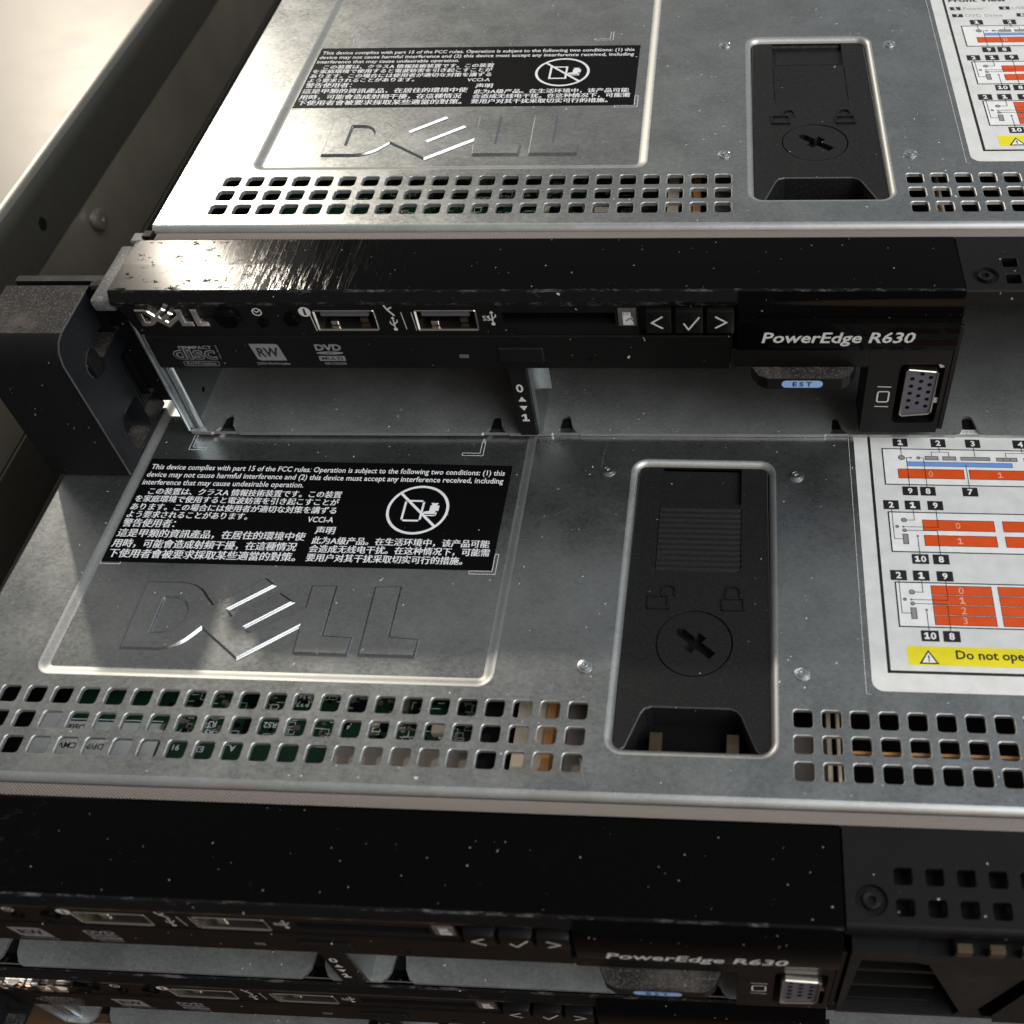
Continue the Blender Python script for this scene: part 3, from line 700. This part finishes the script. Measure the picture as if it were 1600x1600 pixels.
    for s, x, y in (('R37', 53.7, 4.4), ('R36', 53.7, 6.2), ('C33', 47.8, 3.6), ('A', 64, -0.1), ('R34', 36.5, -0.6), ('R51', 36.5, -2.4), ('A', 42.6, -5.6), ('R52', 48.5, -0.4), ('91', 31.5, -5.8), ('E3', 36.3, -6.0), ('C21', 69.5, -0.6), ('R10', 74, -0.4), ('252', 83.5, 0.2), ('R18', 83.5, -1.6), ('R35', 36.5, 1.2)):
        T(pb, s, x, y, pz + 0.04, 1.25, None, 1, center=True, rot=180, bold=0.02)
    PB = pb.build('circuit_board', [PCB, SILK, BROWN, HOLLOW, BEIGE, TAN, BROWN, CHIP], S)
    wl = MB(); wl.flat([[(6.3, -9), (27.6, -9), (27.6, -0.9), (6.3, -0.9)]], pz + 0.06, 0)
    wl.add([(2, -9, pz - 1), (6.3, -9, pz - 1), (6.3, 2, pz - 1), (2, 2, pz - 1)], [(0, 1, 2, 3)], 2)
    for s, x, y in (('CMV', 9.9, -6.1), ('DP/N', 15.2, -6.2), ('Date', 10.0, -2.2)): T(wl, s, x, y, pz + .09, 1.3, None, 1, center=True, rot=180, bold=0.02)
    wl.build('board_label', [PAPER, INK, PAPER], PB)

    # ---------------- control panel
    FL = -14.5; yp = -38.7
    cp = MB()
    strip = [(-20.0, -3.5), (-20.0, -0.9), (-20.5, -0.66), (-29, -0.46), (-37.35, -0.36), (-37.62, -0.44), (-37.8, -0.66), (-38.75, -2.5), (-38.7, -3.5)]
    cp.sweep(strip[:5], FL, 157.6, 0); cp.sweep(strip[4:7], FL, 157.6, 4, smooth=True)
    cp.sweep(strip[6:8], FL, 113.2, 5); cp.sweep(strip[7:], FL, 113.2, 4)
    # left end
    cp.add([(FL, y, z) for y, z in strip] + [(FL, -20, -10)], [tuple(range(len(strip) + 1))], 1)
    # body behind the ports, split round the ports and the card slot
    ux = ((26.7, 39.5), (47.6, 60.3))
    cut = [(a, b, -10.1, -4.5) for a, b in ux] + [(65.3, 88.4, -8.4, -5.3)]
    xs = [-11.5] + [v for a in cut for v in a[:2]] + [93.2]
    hl = [[(a, c), (b, c), (b, d), (a, d)] for a, b, c, d in cut]
    cp.flat([[(-11.5, -11.2), (93.2, -11.2), (93.2, -3.4), (-11.5, -3.4)]] + hl, yp, 2, 'y')
    for h in hl:
        cp.loft(h, h, yp, yp + 9, 3, 'y'); cp.flat([h], yp + 9, 3, 'y')
    cp.add([(-11.5, yp, -11.2), (93.2, yp, -11.2), (93.2, -20, -11.2), (-11.5, -20, -11.2)], [(0, 1, 2, 3)], 2)
    cp.add([(-14.4, -38.3, -1.5), (-11.5, yp, -3.4), (-11.5, yp, -11.2), (-11.5, -20, -11.2), (-14.4, -20, -3)], [(0, 1, 2), (0, 2, 3), (0, 3, 4)], 2)
    # button bay and glossy brow at the right
    cp.box(93.2, 113.2, -37.8, -20, -10.6, -3.4, 2)
    brow = [(-37.8, -0.66), (-38.9, -2.0), (-39.6, -3.4), (-40.0, -4.6), (-40.3, -8.5), (-40.25, -12.5), (-39.9, -14.3), (-36, -14.35)]
    cp.sweep(brow, 113.2, 157.6, 0, smooth=True)
    cp.add([(113.2, y, z) for y, z in brow] + [(113.2, -30, -1.6)], [tuple(range(len(brow) + 1))], 1)
    cp.add([(157.6, y, z) for y, z in strip[:6] + brow] + [(157.6, -20, -14.3)], [tuple(range(len(strip[:6]) + len(brow) + 1))], 4)
    cp.box(112.2, 140.6, -39.6, -20, -19.3, -14.4, 2, 0.15); cp.box(140.6, 157.4, -39.5, -20, -17.0, -14.4, 2)
    # block that carries the video port, with its pocket
    blk = [(140.6, -39.0), (157.4, -39.0), (157.4, -17.0), (140.6, -17.0)]; pk = rrect(147.2, 156.5, -36.0, -18.6, 1.2, 3)
    cp.flat([blk, pk], -39.5, 2, 'y'); cp.loft(blk, blk, -39.5, -30, 2, 'y'); cp.loft(pk, inset(pk, 0.25), -39.5, -34, 3, 'y'); cp.flat([pk], -34, 3, 'y')
    cp.box(157.75, 158.9, -38.6, -37.6, -39.0, -9.0, 2, 0.15)
    CP = cp.build('control_panel', [GLOSS, GLOSS, DULL, HOLLOW, WORN, BAND], S)
    sb = MB(); sb.box(-19.6, -14.8, -37.5, -19.0, -6.0, -3.0, 0, 0.6, 2); sb.box(-16.5, -13.2, -20.5, -17.3, -3.5, -0.9, 0, 0.3); sb.box(-13.9, -11.8, -19.8, -17.5, -5, -0.2, 2, 0.2)
    sb.tube([(-14.7, -36.5, -2.2), (-14.9, -28, -1.8), (-14.2, -20.5, -1.2)], 0.7, 0, 10)
    sb.build('chassis_bracket', [plastic('dusty_bracket', (0.10, 0.10, 0.10), 0.5, 0.4, dust=0.6, grain=0.6, film=0.5, warm=(0.42, 0.40, 0.37)) if 'dusty_bracket' not in bpy.data.materials else bpy.data.materials['dusty_bracket'], EDGE, MATTE], S)
    # chrome mark on the panel
    lg = MB()
    for o_, hs in letters(0):
        f = lambda l: [(-9.8 + (x - 16.8) * 0.240, -8.6 + (y - 8.3) * 0.262) for x, y in l]
        lp = f(o_); hh = [f(h) for h in hs]; li = inset(lp, 0.22); hi = [inset(h, -0.16) for h in hh]
        lg.loft(lp, lp, yp, yp - 0.7, 0, 'y'); lg.loft(lp, li, yp - 0.7, yp - 0.95, 0, 'y')
        lg.flat([li] + hi, yp - 0.95, 0, 'y')
        for h, g in zip(hh, hi): lg.loft(h, g, yp - 0.7, yp - 0.95, 0, 'y'); lg.loft(h, h, yp, yp - 0.7, 0, 'y')
    lg.build('logo', CHROME, S)
    bd = MB(); bd.lathe([(7.9, -0.02), (7.8, -0.22), (7.5, -0.25), (0.0, -0.25)], (-1.6, yp, -7.2), 0, 40, 'y')
    bd = MB(); bd.prism([(-1.6 + 8.6 * math.cos(R(a)), -6.4 + 4.3 * math.sin(R(a))) for a in range(180, 361, 10)], yp, yp - 0.25, 0, 'y'); bd.build('logo_badge', DULL, CP)
    bt = MB(); bt.lathe([(2.75, 0.3), (2.7, -0.5), (2.4, -0.8), (1.9, -0.75), (1.2, -0.5), (0, -0.4)], (8.7, yp, -6.3), 0, 28, 'y'); bt.build('power_button', GLOSS, S)
    bt = MB(); bt.lathe([(1.15, 0.3), (1.1, -0.35), (0.8, -0.5), (0, -0.3)], (15.7, yp, -7.8), 0, 18, 'y'); bt.build('service_button', GLOSS, S)
    bt = MB(); bt.lathe([(1.7, 0.3), (1.65, -0.5), (1.3, -0.75), (0, -0.5)], (22.0, yp, -6.9), 0, 22, 'y'); bt.build('identity_button', GLOSS, S)
    yq = yp - 0.03
    def sym(name, f):
        pm = MB(); f(pm); pm.build(name, [PANELPRINT, INK], CP)
    sym('clock_symbol', lambda pm: (pm.ring((15.2, -5.0), 1.02, 0.22, yq, 0, 'y', 20), pm.stroke([(14.6, -4.6), (15.2, -5.1), (15.8, -4.6)], 0.2, yq, 0, 'y')))
    sym('information_symbol', lambda pm: (pm.flat([circ(25.1, -5.0, 1.25, 22)], yq, 0, 'y'), T(pm, 'i', 25.1, -5.0, yq - .02, 1.8, None, 1, 'y', 0.06, True)))
    sym('service_symbol', lambda pm: (pm.stroke([(42.2, -4.4), (43.3, -5.9)], 0.34, yq, 0, 'y'), pm.stroke([(41.8, -3.4), (42.2, -4.4), (43.1, -3.9)], 0.3, yq, 0, 'y')))
    def usb(x, y, s=1.0, ss=False):
        def f(pm):
            pm.stroke([(x, y - 1.9 * s), (x, y + 1.5 * s)], 0.24, yq, 0, 'y'); pm.flat([[(x - .4, y + 1.4 * s), (x + .4, y + 1.4 * s), (x, y + 2.1 * s)]], yq, 0, 'y'); pm.flat([circ(x, y - 1.9 * s, .42, 12)], yq, 0, 'y')
            pm.stroke([(x, y - 0.9 * s), (x - .85 * s, y - .1 * s), (x - .85 * s, y + .5 * s)], 0.22, yq, 0, 'y'); pm.stroke([(x, y - .3 * s), (x + .85 * s, y + .4 * s), (x + .85 * s, y + .9 * s)], 0.22, yq, 0, 'y')
            if ss: T(pm, 'SS', x - 1.2, y - 0.1, yq, 1.3, None, 0, 'y', 0, True)
        sym('usb_symbol', f)
    usb(42.9, -8.0, 0.85); usb(63.4, -6.6, 0.85, True)
    for q, w in (([(44.9, -5.2), (45.2, -9.6)], 0.14), ([(26.0, -5.2), (26.3, -10.0)], 0.18), ([(47.0, -5.2), (47.2, -9.9)], 0.12)):
        sym('port_line', lambda pm: pm.stroke(q, w, yq, 0, 'y'))
    def card(pm):
        pm.flat([[(90.0, -8.5), (92.1, -8.5), (92.1, -7.0), (91.6, -6.1), (91.6, -5.2), (90.0, -5.2)]], yq, 0, 'y'); pm.stroke([(90.6, -7.4), (91.6, -6.7), (92.2, -7.6)], 0.22, yq - .02, 1, 'y')
        for k in range(3): pm.stroke([(90.25 + .45 * k, -5.3), (90.25 + .45 * k, -5.9)], 0.14, yq - .02, 1, 'y')
    sym('card_symbol', card)
    ct = MB(); ct.box(88.9, 92.9, yp - 0.02, yp + 0.5, -8.9, -3.9, 0, 0.2); ct.build('card_tab', plastic('tab_film', (0.07, 0.07, 0.07), 0.3, 0.4, dust=0.5, film=0.4) if 'tab_film' not in bpy.data.materials else bpy.data.materials['tab_film'], CP)
    for a, b in ux:
        u = MB(); y_ = -38.95
        o1 = rrect(a, b, -9.95, -4.55, 0.35, 2); i1 = inset(o1, 0.42)
        u.loft(o1, inset(o1, 0.1), y_ + .15, y_, 0, 'y'); u.loft(inset(o1, .1), i1, y_, y_ + 0.25, 0, 'y'); u.loft(i1, i1, y_ + 0.25, y_ + 8, 0, 'y'); u.flat([i1], y_ + 8.2, 1, 'y')
        u.box(a + 2.6, a + 4.2, y_ + 1.2, y_ + 2.6, -9.4, -8.4, 0, 0.1); u.box(b - 4.2, b - 2.6, y_ + 2.0, y_ + 2.6, -9.4, -8.2, 2, 0.1)
        U = u.build('usb_port', [GOLDEN, HOLLOW, BRASS], S)
        tg = MB(); tg.box(a + 1.2, b - 1.6, y_ + 0.7, y_ + 7.5, -6.6, -5.2, 0, 0.1); tg.build('tongue', SLATE, U)
    for k, (x0, x1, s) in enumerate(((94.6, 99.9, '<'), (100.6, 106.2, None), (106.9, 112.5, '>'))):
        b_ = MB(); b_.box(x0, x1, -40.2, -37.6, -9.6, -3.9, 0, 0.35, 2); B = b_.build('menu_button', DULL, S)
        a_ = MB(); yq = -40.23
        if s == '<': a_.stroke([(98.0, -5.2), (95.9, -6.7), (98.0, -8.1)], 0.36, yq, 0, 'y')
        elif s == '>': a_.stroke([(108.8, -5.2), (110.9, -6.6), (108.8, -8.0)], 0.36, yq, 0, 'y')
        else: a_.stroke([(102.4, -7.0), (103.3, -8.5), (105.4, -5.4)], 0.34, yq, 0, 'y')
        a_.build('button_mark', PANELPRINT, B)
    mt = MB(); T(mt, 'PowerEdge R630', 117.9, -12.85, -40.33, 3.75, 30.6, 0, 'y', 0.018, shear=0.2); mt.build('model_text', PANELPRINT, CP)
    # ---------------- optical drive
    od = MB(); yo = -39.0
    od.box(-11.0, 111.9, yo, -21, -20.5, -11.3, 0, 0.25)
    OD = od.build('optical_drive', DULL, S)
    eb = MB(); eb.box(63.2, 72.8, yo - 0.45, yo + .5, -18.4, -14.3, 0, 0.3); eb.build('eject_button', MATTE, OD)
    eh = MB(); eh.lathe([(0.55, -0.03), (0.5, -0.03), (0.0, -0.03)], (82.4, yo, -17.6), 0, 16, 'y'); eh.build('eject_hole', HOLLOW, OD)
    ed = MB(); ed.box(54.8, 56.8, yo - .08, yo + .2, -17.4, -16.4, 0, 0.1); ed.build('activity_lamp', plain('lamp_lens', (0.10, 0.10, 0.10), 0.3), OD)
    om = MB(); yq = yo - 0.03; dz = -1.0
    # compact disc mark: outlined word between two small words
    T(om, 'COMPACT', -4.8, -13.9 + dz, yq, 0.95, 7.2, 0, 'y', 0.02)
    T(om, 'disc', -6.6, -16.9 + dz, yq, 3.9, 9.3, 0, 'y', 0.035, shear=0); T(om, 'disc', -6.46, -16.75 + dz, yq - .02, 3.55, 9.0, 1, 'y', 0.0)
    pl = rrect(-5.2, 2.6, -18.7 + dz, -17.3 + dz, 0.4, 2); om.loft(pl, inset(pl, 0.12), yq, yq, 0, 'y'); T(om, 'ReWritable', -4.5, -18.35 + dz, yq, 0.8, 6.4, 0, 'y', 0.01)
    T(om, 'Ultra Speed', 3.7, -16.6 + dz, yq, 0.45, 3.8, 0, 'y', 0.01, rot=90)
    rw = [(10.7, -12.4 + dz), (16.3, -12.4 + dz), (16.9, -12.8 + dz), (17.6, -17.1 + dz), (12.1, -17.1 + dz), (11.4, -16.7 + dz)]; om.flat([rw], yq, 0, 'y')
    T(om, 'RW', 14.2, -14.75 + dz, yq - .02, 2.6, 4.6, 1, 'y', 0.03, True); T(om, 'DVD+ReWritable', 10.9, -18.35 + dz, yq, 0.75, 7.1, 0, 'y', 0.01)
    T(om, 'DVD', 24.6, -14.3 + dz, yq, 1.8, 5.6, 0, 'y', 0.04); om.flat([circ(27.4, -14.95 + dz, 2.9, 28, 0.42)], yq, 0, 'y'); om.flat([circ(27.4, -14.95 + dz, 0.8, 16, 0.12)], yq - .02, 1, 'y')
    om.flat([[(24.7, -17.2 + dz), (30.3, -17.2 + dz), (30.3, -15.8 + dz), (24.7, -15.8 + dz)]], yq, 0, 'y'); T(om, 'MULTI', 27.5, -16.5 + dz, yq - .02, 0.85, 4.4, 1, 'y', 0.02, True)
    T(om, 'RECORDER', 25.6, -18.3 + dz, yq, 0.7, 4.7, 0, 'y', 0.01)
    om.build('disc_logos', [GREYPRINT, INK], OD)
    # ---------------- pull-out tag
    tg = MB(); top = [(116.2, -39.4), (138.0, -39.4), (136.6, -42.2), (135.0, -43.2), (119.6, -43.2), (117.6, -42.2)]
    tg.prism(top, -22.1, -19.35, 0); tg.flat([inset(top, 0.1)], -19.33, 1)
    TG = tg.build('information_tag', [DULL, DUSTY], S)
    pt = MB(); pt.flat([rrect(122.5, 131.0, -21.75, -19.75, 0.95, 5)], -43.23, 0, 'y'); T(pt, 'E S T', 126.75, -20.75, -43.26, 1.25, 4.0, 1, 'y', 0.03, True); pt.build('tag_label', [PILL, INK], TG)
    # ---------------- video port
    vg = MB(); yv = -40.6
    sh_ = [(148.9, -20.0), (154.6, -20.6), (155.3, -21.3), (155.3, -32.4), (154.7, -33.2), (149.0, -33.9), (148.3, -33.2), (148.3, -20.7)]
    sh_ = [(x, z + 0.8) for x, z in sh_]; i1 = inset(sh_, 0.32)
    vg.loft(sh_, sh_, yv + 6, yv + .25, 0, 'y'); vg.loft(sh_, inset(sh_, .12), yv + .25, yv, 0, 'y'); vg.loft(inset(sh_, .12), i1, yv, yv + .2, 0, 'y'); vg.loft(i1, i1, yv + .2, yv + .55, 0, 'y')
    vg.flat([i1], yv + 0.55, 1, 'y')
    for zc_ in (-21.8, -32.1): vg.lathe([(0.9, 0), (0.9, -2.2), (0.0, -2.2)], (156.1, yv + 4, zc_ + 2.4), 2, 6, 'y', False)
    VG = vg.build('video_port', [GOLDEN, SLATE, BRIGHT], S)
    ph = MB()
    for k, x in enumerate((150.0, 151.9, 153.8)):
        for j in range(5): ph.lathe([(0.5, 0.0), (0.42, -0.06), (0.36, 0.01), (0, 0.01)], (x, yv + .53, -21.8 - j * 2.12 - (0.0 if k != 1 else -1.0) - (0.4 if k == 0 else 0)), 0, 10, 'y')
    ph.build('pin_holes', HOLLOW, VG)
    mi = MB(); yq = -39.54
    mi.stroke([(143.2, -25.0), (145.9, -25.1)], 0.24, yq, 0, 'y'); mi.stroke([(143.2, -30.9), (145.9, -31.0)], 0.24, yq, 0, 'y')
    l_ = rrect(143.2, 145.9, -29.7, -26.3, 0.6, 3); mi.loft(l_, inset(l_, 0.32), yq, yq, 0, 'y'); mi.build('screen_symbol', PANELPRINT, CP)
    # ---------------- perforated bay cover to the right of the panel
    pc = MB(); zp = -1.0
    sq = []
    for i in range(40):
        for j in range(2):
            x = 166.1 + i * 5.24; y = -26.75 - j * 5.2; h = rrect(x, x + 3.35, y - 3.2, y, 0.6, 2); sq.append(h)
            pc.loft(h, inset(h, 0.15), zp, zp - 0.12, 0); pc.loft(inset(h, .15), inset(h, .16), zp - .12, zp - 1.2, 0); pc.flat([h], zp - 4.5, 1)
    scw = circ(162.3, -32.6, 2.7, 28)
    pc.flat([[(158.0, -36.4), (X1, -36.4), (X1, -20.0), (158.0, -20.0)], scw] + sq, zp, 0)
    pc.loft(scw, inset(scw, 0.3), zp, zp - 0.7, 0, steps=2, smooth=True); pc.flat([inset(scw, 0.3)], zp - .7, 0)
    lipf = [(-36.4, zp)] + [(-36.4 - 0.9 * math.sin(R(a)), zp - 0.9 + 0.9 * math.cos(R(a))) for a in (30, 60, 90)] + [(-37.3, -4.0), (-36.6, -4.2), (-22, -4.4)]
    pc.sweep(lipf, 158.0, X1, 0)
    pc.add([(158.0, y, z) for y, z in lipf] + [(158.0, -20, -4.4), (158.0, -20, zp)], [tuple(range(len(lipf) + 2))], 0)
    pc.box(158.2, 168.5, -34.5, -22, -6.0, -4.4, 0, 0.3)
    PC = pc.build('bay_cover', [MATTE, HOLLOW], S)
    ss = MB(); ss.lathe([(1.55, -0.7), (1.45, 0.05), (1.2, 0.15), (0.75, 0.05), (0.6, -0.5), (0, -0.5)], (162.3, -32.6, zp), 0, 24); ss.build('cover_screw', MATTE, PC)
    # ---------------- rack ear with its slam latch
    er = MB(); XR = -22.6
    prof = [(-30.6, -42.4), (-30.6, -4.6), (-31.0, -4.3), (-45.6, -4.6), (-47.8, -5.2), (-49.4, -6.8), (-50.2, -9.4), (-50.3, -42.4)]
    er.sweep([prof[i] for i in (3, 4, 5, 6, 7)], -40.4, XR, 0, smooth=True)
    er.sweep([prof[1], prof[2], prof[3]], -40.4, XR, 1)
    er.sweep([prof[0], prof[1]], -40.4, XR, 0); er.sweep([prof[7], prof[0]], -40.4, XR, 0)
    er.add([(-40.4, y, z) for y, z in prof], tess([prof]), 0)
    cheek = [(-50.3, -42.4), (-50.2, -9.4), (-49.4, -6.8), (-47.8, -5.2), (-45.6, -4.6), (-33.0, -4.3), (-33.6, -9.0), (-34.0, -12.7), (-41.0, -12.9), (-42.6, -13.3), (-44.4, -14.4), (-45.0, -16.4), (-44.2, -18.8), (-42.6, -19.8), (-40.6, -20.2), (-39.2, -19.6), (-38.2, -17.8), (-28.1, -17.6), (-27.6, -22.0), (-27.8, -42.4)]
    sl = cheek[8:17]
    for _ in range(2):      # round the lever slot
        sl = [sl[0]] + [p for a_, b_ in zip(sl[:-1], sl[1:]) for p in ((a_[0] * .75 + b_[0] * .25, a_[1] * .75 + b_[1] * .25), (a_[0] * .25 + b_[0] * .75, a_[1] * .25 + b_[1] * .75))] + [sl[-1]]
    cheek = cheek[:8] + sl + cheek[17:]
    s2 = [(-33.6, -36.8), (-28.4, -36.8), (-28.4, -22.2), (-33.6, -22.2)]; s3 = rrect(-44.2, -35.4, -41.6, -31.8, 1.6, 3)
    er.flat([cheek, s2, s3], XR, 2, 'x'); nt_ = cheek[5:]; er.add([(XR, y, z) for y, z in nt_] + [(XR - 5, y, z) for y, z in nt_], [(i, i + 1, len(nt_) + i + 1, len(nt_) + i) for i in range(1, len(nt_) - 1)], 2)
    for l_, d in ((s2, 3.2), (s3, 4.5)):
        er.loft(l_, l_, XR, XR - d, 2, 'x'); er.flat([l_], XR - d, 2, 'x')
    # dusty ledges at the bottom of the slots, and the dark plate behind
    er.box(-28.0, XR - 0.1, -38.4, -28.4, -17.8, -17.55, 1); er.box(-27.5, XR - 0.1, -43.8, -38.3, -20.3, -20.0, 1)
    er.box(XR - 3.1, XR - 0.05, -33.5, -28.5, -36.75, -36.5, 1); er.box(XR - 4.4, XR - 0.05, -43.4, -36.2, -41.5, -41.2, 1)
    er.box(-40.0, -14.6, -28.6, -26.8, -40.5, -5.0, 0); er.box(XR - 0.2, -15.2, -31.0, -28.7, -5.6, -4.4, 1, 0.2)
    er.tube([(XR - 0.06, y, z) for y, z in cheek[:6]], 0.2, 3, 6); er.tube([(XR - 0.05, y, z) for y, z in sl[:len(sl) // 2]], 0.12, 3, 6)  # pale tubes added as highlights along the cheek and slot edges
    ER = er.build('rack_ear', [MATTE, DUSTY, plastic('ear_cheek', (0.009, 0.0105, 0.013), 0.40, 0.30, dust=0.1) if 'ear_cheek' not in bpy.data.materials else bpy.data.materials['ear_cheek'], LEDGE], S)
    rl = MB(); rl.box(XR - 4.0, XR + 0.4, -43.4, -39.4, -19.9, -14.0, 0, 0.8, 2); rl.build('release_lever', MATTE, ER)
    rb = MB(); rb.box(XR - 0.1, XR + 0.35, -35.4, -34.4, -36.8, -22.0, 0, 0.15); rb.build('cheek_rib', MATTE, ER)
    return S

def copy_tree(o, parent=None):
    c = o.copy(); C.objects.link(c)
    if parent: c.parent = parent
    for ch in list(o.children): copy_tree(ch, c)
    return c

G = 'servers in the stack'
mid = rack_server('steel rack server in the middle of the stack, with its black warning sticker in shadow', G)
upper = copy_tree(mid); upper.location = Vector((24.4715, 105.9864, 43.0)) * K; upper.rotation_euler = (0, 0, 0.017878)
upper['label'] = 'rack server on top of the stack, its black front panel lit by glare'
lower = copy_tree(mid); lower.location = Vector((0.3, -0.3, -43.0)) * K
lower['label'] = 'lowest rack server of the stack, mostly hidden, only its front edge and ports showing'

# ------------------------------------------------------------------ drive blank in the middle server's right-hand bay
db = thing('drive_blank', 'dusty black drive bay filler below the perforated cover at the lower right corner', 'drive filler', (159.0, -39.2, -41.8))
def blank():
    mb = MB(); y = 0.0; ox = 159.0; oz = -41.8
    p = lambda l: [(x - ox, z - oz) for x, z in l]
    face = p([(159.3, -41.6), (232, -41.6), (232, -6.2), (176, -6.2), (175.5, -7.2), (170.5, -7.2), (170, -6.2), (159.3, -6.2)])
    h1 = p([(160.3, -40), (161.2, -10.6), (170.3, -10.8), (172.6, -11.8), (182, -38), (181, -40)])
    h2 = p([(186.2, -40), (185.0, -36), (190, -14.6), (191.6, -13.6), (228, -13.6), (228, -40)])
    mb.flat([face, h1, h2], y, 0, 'y'); mb.loft(face, face, y, y + 12, 1, 'y')
    for h in (h1, h2): mb.loft(h, inset(h, 0.5), y, y + 7, 1, 'y'); mb.flat([h], y + 7, 1, 'y')
    mb.build('filler_face', [bpy.data.materials['dusty_face'], MATTE], db)
    fn = MB()
    for z in (-20.5, -29.0, -37): fn.box(160.6 - ox, 176 - ox, y + 1.2, y + 6.9, z - oz, z + 0.9 - oz, 0, 0.15)
    fn.build('filler_fins', DULL, db)
    hd = MB(); hd.prism(p([(188.2, -40), (187.4, -36), (191.4, -17), (193, -15.8), (226, -15.8), (226, -40)]), y - 1.0, y + 6, 0, 'y'); hd.build('filler_grip', GLOSS, db)
    for x in (175.9, 181.2, 186.5):
        cl = MB(); cl.box(x - ox, x + 2.6 - ox, y - 0.3, y + 1.2, -6.0 - oz, -3.6 - oz, 0, 0.15); cl.build('spring_clip', BRASS, db)
plastic('dusty_face', (0.008, 0.0085, 0.0095), 0.45, 0.2, dust=0.6, grain=0.06, film=0.06, warm=(0.34, 0.31, 0.28))
blank()

# ------------------------------------------------------------------ the neighbouring equipment at the left
def case(label, z, h, bolts, r=4.0, ins=0.0, hole=False):
    o = thing('metal_case', label, 'metal case', (-52 - ins, 0, z - h), R(1.2), 'metal cases at the left')
    mb = MB(); n = 9
    pr = [(-430, h)] + [(-r + r * math.sin(R(90 * i / n)), h - r + r * math.cos(R(90 * i / n))) for i in range(n + 1)] + [(0, h - 18)]
    m = len(pr); vs = [(x, y, z_) for y in (-160, 620) for x, z_ in pr]
    for i in range(m - 1):
        mb.add([vs[i], vs[i + 1], vs[m + i + 1], vs[m + i]], [(0, 1, 2, 3)], 0 if i < 5 else 1, 0 < i < m - 2)
    mb.add([(x, -160, z_) for x, z_ in pr] + [(-430, -160, h - 18)], [tuple(range(m + 1))], 1)
    L = mb.build('case_lid', [SHEET, FLANGE], o)
    b = MB(); b.box(-430, -0.3, -159.5, 619.5, 0, h - 19.4, 0); b.box(-430, -2.5, -159, 619, h - 19.5, h - 17.9, 1); b.build('case_body', [SIDEM, HOLLOW], o)
    for y, zz in bolts:
        s = MB(); s.lathe([(2.0, -1.5), (2.0, 0.6), (3.2, 0.7), (3.2, 2.2), (2.6, 2.5), (0.9, 2.5), (0.7, 1.6), (0, 1.6)], (0, y, zz), 0, 20, 'x'); s.build('shoulder_bolt', BOLT, o)
    if hole: q = MB(); q.lathe([(0, 0.05), (1.9, 0.05)], (0, 143, h - 10.5), 0, 20, 'x'); q.build('bolt_hole', HOLLOW, L)
    return o
case('upper of two metal cases beside the servers, its pale sheet top bright', 15, 43, [(165, 43 - 24.5)], hole=True)
case('lower of two metal cases beside the servers, only its dark side wall showing', -29.6, 57.2, [], 0.6, 0.8)

# ------------------------------------------------------------------ what everything rests on
tb = MB(); tb.add([(-900, -420, -87), (900, -420, -87), (900, 900, -87), (-900, 900, -87)], [(0, 1, 2, 3)], 0)
tb.add([(-900, -420, -87), (900, -420, -87), (900, -420, -117), (-900, -420, -117)], [(0, 1, 2, 3)], 0)
ground = tb.build('table_surface', WOOD); ground['kind'] = 'structure'
